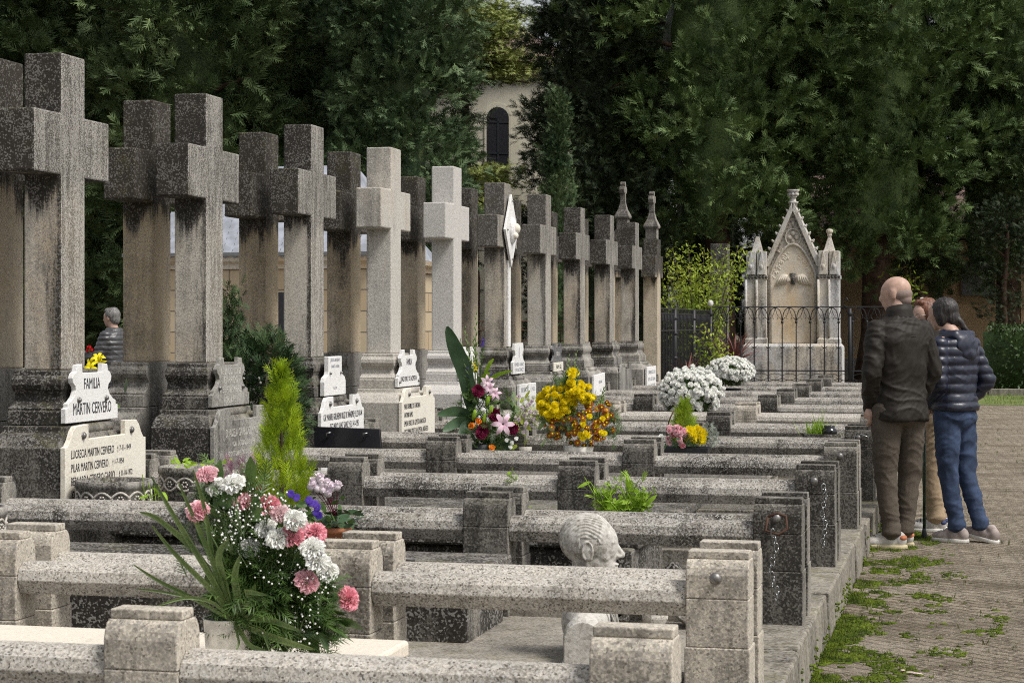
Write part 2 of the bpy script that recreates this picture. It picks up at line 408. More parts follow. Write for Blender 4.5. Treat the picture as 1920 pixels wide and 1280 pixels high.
# buildings
def wallmat(name, base, var):
    m = MatB(name, .9, .15)
    m.color(m.mix(m.ramp(m.noise(.8, 5, .6), .35, .65), base, var)); m.bump(m.noise(40, 3, .6), .004, .5); return m.m
M['creamwall'] = wallmat('cream_render', (.46, .43, .34), (.52, .49, .40))
M['ochrewall'] = wallmat('ochre_render', (.36, .25, .14), (.42, .30, .18))
M['shutter'] = plain('dark_window', (.02, .02, .025), .3, .5)
def ashlar():
    m = MatB('sandstone_ashlar', .9, .15)
    sep = m.xyz(m.pos)
    v = Nd(m.nt, 'ShaderNodeCombineXYZ', {0: m.math('ADD', sep[0], sep[1]), 1: sep[2], 2: 0.0}).outputs[0]
    b = Nd(m.nt, 'ShaderNodeTexBrick', {'Vector': v, 'Color1': c4((.46, .35, .22)), 'Color2': c4((.52, .43, .30)), 'Mortar': c4((.16, .13, .10)), 'Scale': 1.0, 'Mortar Size': .008, 'Mortar Smooth': .1, 'Bias': 0.0, 'Brick Width': .62, 'Row Height': .27})
    c = m.mix(m.ramp(m.noise(9, 4, .6), .35, .7), b.outputs[0], (.40, .33, .24)); m.color(m.mix(.35, b.outputs[0], c))
    m.bump(m.math('SUBTRACT', 1.0, b.outputs[1]), .01, 1); return m.m
M['ashlar'] = ashlar()
M['slate'] = plain('slate_scales', (.27, .285, .32), .55, .4, .25, 6)
M['rooftile'] = plain('red_roof_tiles', (.25, .175, .155), .9, .2, .3, 8)
def pathmat():
    m = MatB('worn_pavers', .95, .15)
    wob = Nd(m.nt, 'ShaderNodeTexNoise', {'Vector': m.pos, 'Scale': 9.0, 'Detail': 3.0}).outputs[1]
    off = Nd(m.nt, 'ShaderNodeVectorMath', {0: wob, 1: (.035, .035, 0)}, operation='MULTIPLY').outputs[0]
    v = Nd(m.nt, 'ShaderNodeVectorMath', {0: m.mapped((1, 1, 1), (0, 0, R(41))), 1: off}, operation='ADD').outputs[0]
    b = Nd(m.nt, 'ShaderNodeTexBrick', {'Vector': v, 'Color1': c4((.22, .18, .13)), 'Color2': c4((.36, .30, .225)), 'Mortar': c4((.075, .065, .045)), 'Scale': 1.0, 'Mortar Size': .009, 'Mortar Smooth': .5, 'Bias': 0.0, 'Brick Width': .15, 'Row Height': .075})
    big = m.noise(.8, 6, .7); mid = m.noise(5, 6, .8); fine = m.noise(48, 5, .8); vfine = m.noise(150, 3, .7)
    c = m.mix(m.ramp(big, .38, .62, 0, .5), b.outputs[0], (.25, .215, .17))
    c = m.mix(m.ramp(mid, .46, .62, 0, .75), c, (.10, .078, .052))
    c = m.mix(m.ramp(m.math('ADD', fine, m.math('MULTIPLY', mid, .25)), .66, .76, 0, .85), c, (.50, .44, .36))
    c = m.mix(m.ramp(fine, .47, .36, 0, .85), c, (.07, .056, .038))
    c = m.mix(m.ramp(vfine, .55, .70, 0, .5), c, (.42, .37, .30))
    patch = m.noise(1.0, 6, .7, m.mapped((1.1, 2.2, 1)))
    c = m.mix(m.ramp(patch, .50, .64, 0, .70), c, (.11, .088, .060)); c = m.mix(m.ramp(patch, .44, .34, 0, .45), c, (.44, .39, .32))
    c = m.mix(m.ramp(m.math('ADD', m.noise(1.7, 6, .75), m.math('MULTIPLY', mid, .3)), .76, .92, 0, .35), c, (.12, .125, .04))
    m.color(c); m.bump(m.math('ADD', m.math('MULTIPLY', b.outputs[1], -.5), m.math('ADD', m.math('MULTIPLY', fine, 1.2), mid)), .016, 1); return m.m
M['path'] = pathmat()
M['earth'] = plain('bare_earth', (.10, .085, .06), .95, .1, .4, 3, 0, .01)
M['lawnm'] = leafmat('short_lawn', (.09, .13, .035), (.20, .22, .08), 2)
# ---------------------------------------------------------------- ground
g = MB(); g.add([(-150, -20, -.004), (150, -20, -.004), (150, 400, -.004), (-150, 400, -.004)], [(0, 1, 2, 3)])
o = g.build('ground', M['earth']); o['kind'] = 'structure'
g = MB(); g.add([(-.64, -6, 0), (9, -6, 0), (9, 36, 0), (-.64, 36, 0)], [(0, 1, 2, 3)])
o = g.build('path', M['path']); o['kind'] = 'structure'
g = MB(); g.add([(-.64, 36.0, .004), (12, 36.0, .004), (12, 43, .004), (-.64, 43, .004)], [(0, 1, 2, 3)])
o = g.build('lawn', M['lawnm']); o['kind'] = 'structure'
# a raised stone edging between the path and the lawn
g = MB()
for i in range(14): g.box(-.6 + i * .9, .28 + i * .9, 40.9, 41.15, -.05, .13 + .004 * (i % 3))
o = g.build('lawn_edging', M['plinth'], bevel=.01); tag(o, 'low grey stone edging across the lawn in front of the hedge', 'edging')

# burial platform: a slab with a rough stone kerb toward the path
g = MB(); g.box(-9.5, -.665, 2.0, 40.5, -.05, .2)
o = g.build('platform', M['plinth']); o['kind'] = 'structure'
k = MB(); y = 2.0
rr = random.Random(3)
while y < 40.3:
    L = rr.uniform(.45, .95); d = rr.uniform(0, .014); h = .206 + rr.uniform(-.006, .004)
    k.loft([(-.90, -.650 + d, y + .008, y + L - .008, -.04), (-.90, -.650 + d - rr.uniform(0, .012), y + .008, y + L - .008, .1), (-.90, -.655 + d - rr.uniform(0, .01), y + .008, y + L - .008, h)])
    y += L
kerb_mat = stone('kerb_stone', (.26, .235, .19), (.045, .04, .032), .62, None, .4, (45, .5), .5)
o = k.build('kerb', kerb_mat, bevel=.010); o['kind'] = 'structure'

# ---------------------------------------------------------------- railings
YB = [4.70 + 0.0] + [6.57 + 1.96 * i for i in range(12)]     # far face of each boundary's rear railing
SL, GAP = .15, .12
PX = [(-.89, -.69), (-2.14, -1.94), (-3.42, -3.22), (-4.66, -4.46)]
def post_mb(x0, x1):
    """slab post, local y 0 (near) .. SL (far)"""
    m = MB(); e = .012
    m.loft([(x0 - .004, x1 + .004, -.004, SL + .004, 0), (x0 - .004, x1 + .004, -.004, SL + .004, .225)])
    m.loft([(x0, x1, 0, SL, .2262), (x0, x1, 0, SL, .3795)])
    L = [(x0, x1, .000, SL, .3805), (x0, x1, 0, SL, .455), (x0, x1, .006, SL - .006, .477), (x0, x1, .018, SL - .018, .494), (x0, x1, .030, SL - .030, .502)]
    m.loft(L)
    m.loft([(x0 + .002, x1 - .002, .036, SL - .036, .5025), (x0 + .002, x1 - .002, .036, SL - .036, .5275)])
    return m
def rail_mb(x0, x1):
    c = SL / 2
    P = [(c - .045, .318), (c + .045, .318), (c + .068, .365), (c + .058, .40), (c + .022, .425), (c - .022, .425), (c - .058, .40), (c - .068, .365)]
    m = MB(); m.prism(P, 'x', x0, x1); return m
def knob_mb(x, far):
    m = MB(); s = 1 if far else -1; y0 = SL if far else 0
    m.tube([(x, y0 - .01 * s, .45), (x, y0 + .03 * s, .45)], .010, 8); m.ell((x, y0 + .038 * s, .45), (.020, .016, .020), None, 12, 8); return m
def make_railing(far, pm, rm):
    r = thing('grave_railing', '', 'railing', (0, 0, 0))
    for i, (a, b) in enumerate(PX):
        p = post_mb(a, b).build('post', pm, r, bevel=.004, local=True)
        if i == 0: knob_mb((a + b) / 2, far).build('knob', M['bolt'], p, True, local=True)
    for i in range(3): rail_mb(PX[i + 1][1] + .001, PX[i][0] - .001).build('rail', rm, r, bevel=.003, local=True)
    s = MB(); s.box(PX[3][1] + .006, PX[0][0] - .006, .02, SL - .02, -.01, .075); s.build('bottom_kerb', M['plinth'], r, bevel=.006, local=True)
    return r
protos = {}
ordn = ['', 'second', 'third', 'fourth', 'fifth', 'sixth', 'seventh', 'eighth', 'ninth', 'tenth', 'eleventh', 'twelfth', 'thirteenth']
for i, yb in enumerate(YB):
    for far in (False, True):
        if i == 0 and not far: continue
        light = 'light' if (i <= 1 or (i == 7 and not far) or (i == 7)) else ''
        key = (far, light)
        if key not in protos:
            protos[key] = make_railing(far, M['post' + light], M['rail' + light]); r = protos[key]
        else: r = copy_tree(protos[key])
        r.location = (0, yb - SL if far else yb - 2 * SL - GAP, .2); ORG[r.name] = Vector(r.location)
        if i == 0: lb = 'pale speckled stone grave railing nearest the camera, cut by the bottom edge of the photo'
        elif i == 12: lb = 'lichen spotted grave railing, %s one of the farthest pair before the iron fence' % ('rear' if far else 'front')
        else:
            look = 'pale stone' if light else 'dark lichened'
            lb = '%s grave railing, %s one of the %s double line from the camera' % (look, 'rear' if far else 'front', ordn[i + 1])
        r['label'] = lb; r['group'] = 'stone grave railings with slab posts'

# chains and shackles hanging on the end post knobs
def link_ring(m, c, a, b, wire, rot, n=10):
    P = []
    for j in range(n + 1):
        t = 2 * math.pi * j / n
        P.append(Vector(c) + rot @ Vector((a * math.cos(t), 0, b * math.sin(t))))
    m.tube(P, wire, 5)
def chain(name, x, y, z, n, w, h, wire, mat, lab, sway=0.0, cat='chain'):
    m = MB(); cz = z
    for j in range(n):
        rot = Matrix.Rotation(R(90 * (j % 2) + 25), 3, 'Z') @ Matrix.Rotation(R(random.uniform(-20, 20)), 3, 'Y')
        link_ring(m, (x + sway * math.sin(j * .9) + random.uniform(-.004, .004), y - .004, cz - h), w, h, wire, rot)
        cz -= h * 1.55
    return tag(m.build(name, mat, None, True), lab, cat)
yk = [yb - 2 * SL - GAP for yb in YB]
c = chain('chain', -.80, yk[2] - .055, .61, 10, .009, .019, .0028, M['chrome'], 'bright steel chain hanging below a rusty shackle on the second end post', .012)
m = MB(); X = -.79; Y = yk[2] - .045
m.tube([(X - .035, Y, .655), (X - .045, Y - .01, .60), (X + .01, Y - .012, .585), (X + .045, Y - .005, .61), (X + .038, Y + .01, .66), (X, Y + .002, .672), (X - .035, Y, .655)], .006, 6)
tag(m.build('shackle', M['rustiron'], None, True), 'rusty angular shackle hooked on the end post knob with the steel chain', 'shackle')
chain('chain', -.74, yk[3] - .05, .64, 14, .011, .015, .0036, M['chrome'], 'silver chequered link chain hanging from the third end post knob', .008)
m = MB(); X = -.77; Y = yk[5] - .045
m.tube([(X - .05, Y, .60), (X - .045, Y, .655), (X, Y, .675), (X + .05, Y, .655), (X + .055, Y, .59)], .005, 6)
tag(m.build('hook', M['chrome'], None, True), 'bent metal hook on the end post beside the potted grass planter', 'hook')

# ---------------------------------------------------------------- tombs between the railings
def tomb(name, x0, x1, y0, y1, z1, mat, label, slabmat=None, over=.03, th=.06):
    t = thing(name, label, 'tomb', ((x0 + x1) / 2, (y0 + y1) / 2, .2), group='grave slabs inside the railings')
    MB().box(x0 + over, x1 - over, y0 + over, y1 - over, .19, z1 - th - .003).build('tomb_body', mat, t, bevel=.01)
    MB().box(x0, x1, y0, y1, z1 - th, z1).build('cover_slab', slabmat or mat, t, bevel=.012)
    return t
def frame_kerb(x0, x1, y0, y1, z1, w=.09, mat=None):
    m = MB(); m.box(x0, x1, y0, y0 + w, .19, z1); m.box(x0, x1, y1 - w, y1, .19, z1)
    m.box(x1 - w, x1, y0 + w + .002, y1 - w - .002, .19, z1 - .002); m.box(x0, x0 + w, y0 + w + .002, y1 - w - .002, .19, z1 - .002)
    return m
t = tomb('grave_slab', -4.3, -1.73, 4.92, 5.90, .456, M['cream'], 'broad cream marble grave slab under the carnation bouquet, nearest the camera', M['cream'], .05, .055)
o = frame_kerb(-4.35, -.98, 4.80, 6.06, .27, .1).build('stepped_kerb', M['cream'], bevel=.006)
tag(o, 'low cream stone kerb frame around the nearest grave slab', 'kerb frame')
o = frame_kerb(-1.70, -1.06, 4.94, 5.92, .33, .08).build('inner_kerb', M['cream'], bevel=.006)
tag(o, 'narrow cream stone step beside the bouquet slab, left of the near end post', 'step')
t = tomb('grave_slab', -4.3, -1.90, 7.36, 8.02, .48, M['tomb'], 'dark stained tomb with a worn top, left of the marble bust', M['tomb'], .03, .05)
specs = [(3, -4.25, -1.5, .47, 'tomb', 'low dark stone tomb behind the third railing, beside the green weeds'),
         (4, -4.25, -1.6, .40, 'tomb', 'worn stone grave slab between the fourth and fifth railing lines'),
         (5, -4.25, -1.3, .49, 'tomblight', 'light grave slab carrying the tall bouquet and the yellow chrysanthemums'),
         (6, -4.25, -1.5, .45, 'tomb', 'dark grave slab between the sixth and seventh railing lines'),
         (7, -4.25, -1.4, .47, 'tomblight', 'pale grave slab in front of the clean pale railing'),
         (8, -4.25, -1.5, .47, 'tomb', 'grave slab under the large round white chrysanthemum bush'),
         (9, -4.25, -1.5, .46, 'tomb', 'dark grave slab directly beyond the large white chrysanthemum bush'),
         (10, -4.25, -1.5, .5, 'tomblight', 'pale grave slab two plots before the second white chrysanthemum bush'),
         (11, -4.25, -1.5, .47, 'tomb', 'grave slab under the farther low white chrysanthemum bush'),
         (12, -4.25, -1.5, .5, 'tomblight', 'last grave slab before the black iron fence')]
for (r_, x0, x1, z1, mk, lab) in specs:
    yb = YB[r_ - 1]
    tomb('grave_slab', x0, x1, yb + .34, yb + 1.26, z1, M[mk], lab, None)

for i in range(12):
    if i == 1 or i == 0: continue
    MB().box(-4.42, -1.0, YB[i] + .01, YB[i + 1] - 2 * SL - GAP - .01, .19, .205).build('grave_floor', M['floor'])['kind'] = 'structure'  # dark sheet added over the platform, shade between railings put into its colour
# ---------------------------------------------------------------- crosses
CY = [9.42 + 1.96 * i for i in range(10)]
FX = -4.60            # shaft front face of the front row
def cross_shape(x0, x1, yc, z0=1.212, top=2.875, az=(2.225, 2.545), hw=.14, arm=.42):
    """one solid cross, outline in y,z extruded in x"""
    P = [(-hw, z0), (hw, z0), (hw, az[0]), (arm, az[0]), (arm, az[1]), (hw, az[1]), (hw, top), (-hw, top), (-hw, az[1]), (-arm, az[1]), (-arm, az[0]), (-hw, az[0])]
    m = MB(); m.prism([(yc + u, v) for u, v in P], 'x', x0, x1); return m
UP = [(.935, .160), (1.005, .160), (1.008, .150), (1.022, .152), (1.035, .120), (1.055, .090), (1.085, .078), (1.105, .092), (1.118, .110), (1.14, .122), (1.165, .118), (1.183, .10), (1.186, .088), (1.208, .086), (1.2125, .080)]
LO = [(.19, .335), (.83, .335), (.834, .325), (.862, .30), (.888, .262), (.90, .22), (.905, .215), (.932, .213)]
def base_mb(prof, yc, sx):
    """stepped moulding around three sides; sx=+1 front row (toward the path), -1 back row"""
    L = []
    for z, off in prof:
        f = off * .48
        if sx > 0: L.append((FX - .222, FX + f, yc - .14 - off, yc + .14 + off, z))
        else: L.append((-5.255 - f, -5.04, yc - .14 - off, yc + .14 + off, z))
    m = MB(); m.loft(L); return m
def plaque_lo(w=.485, z0=.30):
    return [(-w, z0), (w, z0), (w, .835), (w - .03, .84), (w - .06, .87), (w - .085, .91), (w - .12, .936), (.22, .94), (.22, .865), (-.22, .865), (-.22, .94), (-w + .12, .936), (-w + .085, .91), (-w + .06, .87), (-w + .03, .84), (-w, .835)]
def plaque_up():
    h = [(.31, .945), (.31, 1.02), (.285, 1.025), (.285, 1.045), (.25, 1.055), (.21, 1.08), (.19, 1.11), (.195, 1.13), (.225, 1.15), (.232, 1.175), (.215, 1.198), (.19, 1.207), (.18, 1.24), (.12, 1.245), (.115, 1.198)]
    return [(u, v) for u, v in h] + [(-u, v) for u, v in h[::-1]]
def add_text(parent, lines, x, mat, depth=.0015, name='inscription'):
    """lines: (string, y_left, z_base, height, width) lettering on a face looking to +X"""
    org = ORG[parent.name]; Vs = []; Fs = []; n = 0
    dg = None; tmp = []
    for (s, y, z, h, w) in lines:
        cu = bpy.data.curves.new('t', 'FONT'); cu.body = s; cu.size = 1; cu.extrude = 0.02; cu.resolution_u = 2
        ob = bpy.data.objects.new('t', cu); COL.objects.link(ob); tmp.append((ob, cu))
    dg = bpy.context.evaluated_depsgraph_get(); dg.update()
    for (s, y, z, h, w), (ob, cu) in zip(lines, tmp):
        me = bpy.data.meshes.new_from_object(ob.evaluated_get(dg))
        co = np.array([v.co[:] for v in me.vertices])
        if len(co):
            mn = co.min(0); mx = co.max(0)
            sx = w / max(mx[0] - mn[0], 1e-4); sz = h / .72
            V = np.stack([np.full(len(co), x) + (co[:, 2] > 0) * depth, y + (co[:, 0] - mn[0]) * sx, z + co[:, 1] * sz], 1) - np.array(org)
            o = raw_mesh(name, V.tolist(), [tuple(p.vertices) for p in me.polygons], mat, parent); ORG[o.name] = org
        bpy.data.meshes.remove(me)
    for ob, cu in tmp: bpy.data.objects.remove(ob); bpy.data.curves.remove(cu)
def bolts(parent, x, pts, r=.013):
    for (y, z) in pts:
        m = MB(); m.tube([(x - .004, y, z), (x + .006, y, z)], r * 1.2, 10); m.ell((x + .008, y, z), (.010, r, r), None, 10, 6)
        m.build('bolt', M['bolt'], parent, True)
LX = FX + .335 * .48 + .004       # lower plaque back
UX = FX + .160 * .48 + .004
LAB = ['tall weathered grey cross with bright white family plaques, leftmost of the front row',
       'dark stained cross with aged grey raised letter plaques, second of the front row',
       'dark topped cross beside the juniper with a blank white upper plaque',
       'clean pale beige cross with cream name plaque and white family plaque',
       'smooth whitish grey cross with plain pale base, behind the tall mixed bouquet',
       'pale cross carrying a white diamond shaped plaque with an oval relief',
       'mossy speckled cross with a small dark slate plaque, right of the diamond plaque cross',
       'narrow grey cross with a white tilted lower plaque, above the yellow chrysanthemums',
       'dark armed cross with an uncut base, second from the far end of the front row',
       'farthest cross of the front row with a pale grey lettered plaque']
MK = ['cross', 'cross', 'cross', 'crosslight', 'crosswhite', 'crossgrey', 'crossgrey', 'cross', 'cross', 'cross']
BK = ['basedark', 'basedark', 'basedark', 'baselight', 'crosswhite', 'base', 'base', 'base', 'base', 'base']
TOP = [2.86, 2.875, 2.88, 2.89, 2.89, 2.88, 2.89, 2.86, 2.875, 2.88]
crosses = []
for i, yc in enumerate(CY):
    t = thing('stone_cross', LAB[i], 'grave cross', (FX - .11, yc, .2), group='front row of tall stone crosses')
    crosses.append(t)
    cross_shape(FX - .212, FX, yc, top=TOP[i], hw=.14, arm=.42 if i else .435).build('cross_body', M[MK[i]], t, bevel=.010)
    base_mb(UP, yc, 1).build('upper_base', M[BK[i]], t, bevel=.004)
    base_mb(LO, yc, 1).build('lower_base', M[BK[i]], t, bevel=.006)
def plq(i, which, mat, w=.485, z0=.30, lab=None):
    yc = CY[i]; x = LX if which == 'lo' else UX
    poly = plaque_lo(w, z0) if which == 'lo' else plaque_up()
    m = MB(); m.prism([(yc + u, v) for u, v in poly], 'x', x, x + .028)
    o = m.build('plaque', mat, crosses[i], bevel=.003)
    if lab: o['label'] = lab
    return o, x + .028
# 1
p, x = plq(0, 'up', M['marble'], lab='white marble family plaque with shaped shoulders'); y = CY[0]
add_text(p, [('FAMILIA', y - .10, 1.115, .058, .19), ('MARTIN CERVERO', y - .225, .985, .062, .45)], x, M['ink']); bolts(p, x, [(y - .165, 1.06), (y + .16, 1.06)])
p, x = plq(0, 'lo', M['marblecream'], lab='cream marble plaque listing four names')
add_text(p, [('LUCRECIA MARTIN CERVERO', y - .42, .775, .043, .50), ('† 7-11-1949', y + .12, .782, .030, .17), ('PILAR MARTIN CERVERO', y - .42, .707, .043, .43), ('† 1-7-1954', y + .06, .714, .030, .14),
             ('BERNARDA CERVERO GARIJO', y - .42, .640, .043, .51), ('† 11-10-1972', y + .14, .647, .030, .17), ('JOAQUIN MARTIN SOLANAS', y - .42, .573, .043, .45), ('† 20-7-1975', y + .06, .58, .030, .16)], x, M['ink'])
bolts(p, x, [(y - .285, .885), (y + .295, .885)], .016)
# 2
p, x = plq(1, 'up', M['marbleold'], lab='aged grey plaque with pale raised letters'); y = CY[1]
add_text(p, [('ASUNCION DIAZ', y - .17, 1.14, .042, .33), ('GARRIDO', y - .12, 1.085, .045, .23), ('4 SEPTIEMBRE', y - .19, 1.028, .040, .36), ('R.I.P.', y - .07, .967, .042, .15)], x, M['inkpale']); bolts(p, x, [(y - .2, 1.06), (y + .19, 1.06)])
p, x = plq(1, 'lo', M['marbleold'], z0=.36, lab='dark weathered plaque with pale raised letters')
add_text(p, [('D. ADELA GARRIDO MIÑENO', y - .30, .765, .05, .60), ('VDA. DE DIAZ DE LARA', y - .2, .705, .032, .40), ('† 30 OCTUBRE 1951 A LOS 74 AÑOS', y - .30, .645, .032, .60), ('R.I.P.', y - .07, .575, .042, .14)], x, M['inkpale'])
# 3
yc = CY[2]; m = MB(); P = [(-.24, .95), (.24, .95), (.24, 1.05), (.22, 1.08), (.16, 1.10), (.15, 1.12), (.15, 1.23), (-.15, 1.23), (-.15, 1.12), (-.16, 1.10), (-.22, 1.08), (-.24, 1.05)]
m.prism([(yc + u + .02, v - .01) for u, v in P], 'x', UX + .01, UX + .045); p = m.build('plaque', M['marble'], crosses[2], bevel=.004); p['label'] = 'almost blank white marble plaque'
add_text(p, [('JESUS LAFUENTE', yc - .09, 1.185, .022, .22), ('SANTA MARIA', yc - .07, 1.14, .02, .18), ('R.I.P.', yc - .02, .985, .018, .08)], UX + .045, M['inkgrey']); bolts(p, UX + .045, [(yc - .1, 1.1), (yc + .14, 1.1)], .009)
p, x = plq(2, 'lo', M['marble'], lab='grey white marble plaque with ears and two bolts')
add_text(p, [('CAP. MANUEL GUILHERMO RUIZ DE VIÑASPRE † EL 29-10-94', yc - .44, .775, .048, .88), ('SEGUNDO SAINZ SAINZ † EL 14-9-1951', yc - .30, .705, .048, .66), ('FELISA RUIZ DE VIÑASPRE † 1968', yc - .30, .635, .048, .62)], x, M['ink']); bolts(p, x, [(yc - .3, .89), (yc + .3, .89)], .016)
# 4
yc = CY[3]; p, x = plq(3, 'up', M['marble'], lab='white marble family plaque with shaped shoulders')
add_text(p, [('FAMILIA', yc - .07, 1.12, .052, .15), ('DIAZ PEREZ DE AZPEITIA', yc - .235, .99, .04, .46)], x, M['ink']); bolts(p, x, [(yc - .27, .985), (yc + .27, .985)], .010)
p, x = plq(3, 'lo', M['marblecream'], lab='cream marble plaque listing five names')
add_text(p, [('PABLO REMIREZ DE FORONDA', yc - .42, .775, .042, .46), ('ANTONIO RAMO', yc - .42, .707, .042, .24), ('EMILIA PEREZ DE AZPEITIA ANDUEZA', yc - .42, .64, .042, .63), ('VICTORINA PEREZ DE AZPEITIA ANDUEZA', yc - .42, .573, .042, .70), ('ALFREDO DIAZ PEREZ DE AZPEITIA † 10-4-1997', yc - .42, .505, .042, .78)], x, M['ink']); bolts(p, x, [(yc - .29, .89), (yc + .31, .89)], .015)
# 5
yc = CY[4]; p, x = plq(4, 'up', M['marble'], lab='white marble plaque behind the tall bouquet')
add_text(p, [('FAMILIA', yc - .09, 1.13, .04, .18), ('RUIZ OCHOA', yc - .15, 1.06, .04, .30), ('SAENZ', yc - .1, .985, .04, .2)], x, M['inkgrey'])
p, x = plq(4, 'lo', M['marble'])
# 6: diamond plaque with an oval relief
yc = CY[5]; m = MB(); m.prism([(yc, 2.03), (yc + .27, 2.40), (yc, 2.77), (yc - .27, 2.40)], 'x', FX + .02, FX + .045)
p = m.build('diamond_plaque', M['marble'], crosses[5], bevel=.004); p['label'] = 'white diamond plaque with oval relief'
m = MB(); m.ell((FX + .05, yc, 2.40), (.045, .105, .135), None, 20, 12); m.build('medallion', M['marble'], p, True)
m = MB(); m.ell((FX + .085, yc, 2.42), (.05, .045, .055), None, 12, 8); m.ell((FX + .08, yc - .01, 2.35), (.035, .06, .04), None, 12, 8); m.build('relief_head', M['marblecream'], p, True)
bolts(p, FX + .045, [(yc, 2.70), (yc, 2.11), (yc - .2, 2.4), (yc + .2, 2.4)], .008)
m = MB(); m.box(FX - .001, FX + .022, yc - .05, yc + .05, 1.225, 2.10); o = m.build('letter_strip', M['marble'], crosses[5], bevel=.003)
P = [(-.17, .95), (.17, .95), (.17, 1.07), (.13, 1.09), (.10, 1.14), (.135, 1.19), (.12, 1.26), (-.12, 1.26), (-.135, 1.19), (-.10, 1.14), (-.13, 1.09), (-.17, 1.07)]
m = MB(); m.prism([(yc + u * 1.5, v) for u, v in P], 'x', UX + .01, UX + .04); p = m.build('plaque', M['marble'], crosses[5], bevel=.004)
add_text(p, [('0', yc - .02, 1.11, .12, .035), ('FAMILIA SAENZ', yc - .2, 1.03, .035, .40), ('Y MARTINEZ', yc - .2, .975, .035, .40)], UX + .04, M['inkgrey'])
m = MB(); m.box(LX, LX + .03, yc - .30, yc + .46, .36, .85); p = m.build('plaque', M['marble'], crosses[5], bevel=.004)
add_text(p, [(a, yc - .24, .77 - j * .09, .048, .36) for j, a in enumerate(['JOSE SAENZ DIEZ', 'MARIA DIEZ RUIZ', 'LUIS SAENZ DIEZ', 'ELENA MARTINEZ', 'PEDRO SAENZ'])] + [('† 1952', yc + .2, .77 - j * .09, .04, .18) for j in range(5)], LX + .03, M['inkgrey'])
# 7
yc = CY[6]; m = MB(); m.prism([(yc + u, v) for u, v in plaque_up()], 'x', UX, UX + .025); p = m.build('plaque', M['slatep'], crosses[6], bevel=.003)
add_text(p, [('1931', yc - .08, 1.1, .05, .16)], UX + .025, M['inkpale'])
m = MB(); m.box(UX + .027, UX + .045, yc - .29, yc + .20, .93, 1.03); p = m.build('plaque', M['marblecream'], crosses[6], bevel=.004)
add_text(p, [('FAM. GIL', yc - .18, .96, .045, .28)], UX + .045, M['ink'])
m = MB(); m.box(LX, LX + .025, yc - .44, yc + .44, .38, .86); p = m.build('plaque', M['slatep'], crosses[6], bevel=.004)
add_text(p, [('ANGEL GIL MORENO', yc - .38, .75, .05, .6), ('PILAR RUIZ GIL', yc - .30, .66, .05, .5)], LX + .025, M['inkpale'])
# 8
yc = CY[7]; m = MB(); m.prism([(yc - .36, .50), (yc + .36, .53), (yc + .36, .86), (yc - .36, .84)], 'x', LX + .01, LX + .04); p = m.build('plaque', M['marble'], crosses[7], bevel=.004)
add_text(p, [('JULIA SAINZ', yc - .05, .74, .035, .22), ('R.I.P.', yc + .02, .64, .035, .1)], LX + .04, M['inkgrey'])
# 9, 10
yc = CY[8]; m = MB(); m.prism([(yc + u, v) for u, v in plaque_lo(.45, .4)], 'x', LX, LX + .025); p = m.build('plaque', M['marbleold'], crosses[8], bevel=.003)
yc = CY[9]; m = MB(); m.box(LX + .01, LX + .04, yc - .38, yc + .40, .40, .86); p = m.build('plaque', M['marble'], crosses[9], bevel=.004)
add_text(p, [(a, yc - .30, .76 - j * .095, .05, .62) for j, a in enumerate(['CARMEN RUIZ CALVO', 'FELIX DIEZ ARANA', 'ANA DIEZ RUIZ', 'MARTIN DIEZ'])], LX + .04, M['inkgrey'])
# side scrolls / rolls on the lower bases front
for i in range(10):
    m = MB(); yc = CY[i]; m.tube([(FX + .10, yc - .215, .905), (FX + .10, yc + .215, .905)], .030, 12); m.build('moulded_roll', M[BK[i]], crosses[i], True)

# back row, turned away from the path
bl = ['ochre stained cross of the back row at the left edge of the photo', 'mossy topped back row cross between the first and second front crosses', 'back row cross with dark head, before the slate roofed mausoleum',
      'back row cross between the juniper side cross and the clean beige cross', 'back row cross seen between the clean beige and the whitish crosses', 'back row cross between the whitish cross and the diamond plaque cross',
      'back row cross just left of the mossy speckled cross', 'back row cross behind the narrow grey cross', 'ochre back row cross right behind the eighth front cross', 'farthest back row cross']
tp = [2.87, 2.87, 2.86, 2.89, 2.83, 2.86, 2.87, 2.84, 2.86, 2.80]
for i in range(10):
    yc = 9.59 + 2.005 * i
    t = thing('stone_cross', bl[i], 'grave cross', (-5.15, yc, .2), group='back row of tall stone crosses')
    cross_shape(-5.255, -5.045, yc, top=tp[i]).build('cross_body', M['crossback'], t, bevel=.010)
    base_mb(UP, yc, -1).build('upper_base', M['base'], t, bevel=.004)
    base_mb(LO, yc, -1).build('lower_base', M['base'], t, bevel=.006)
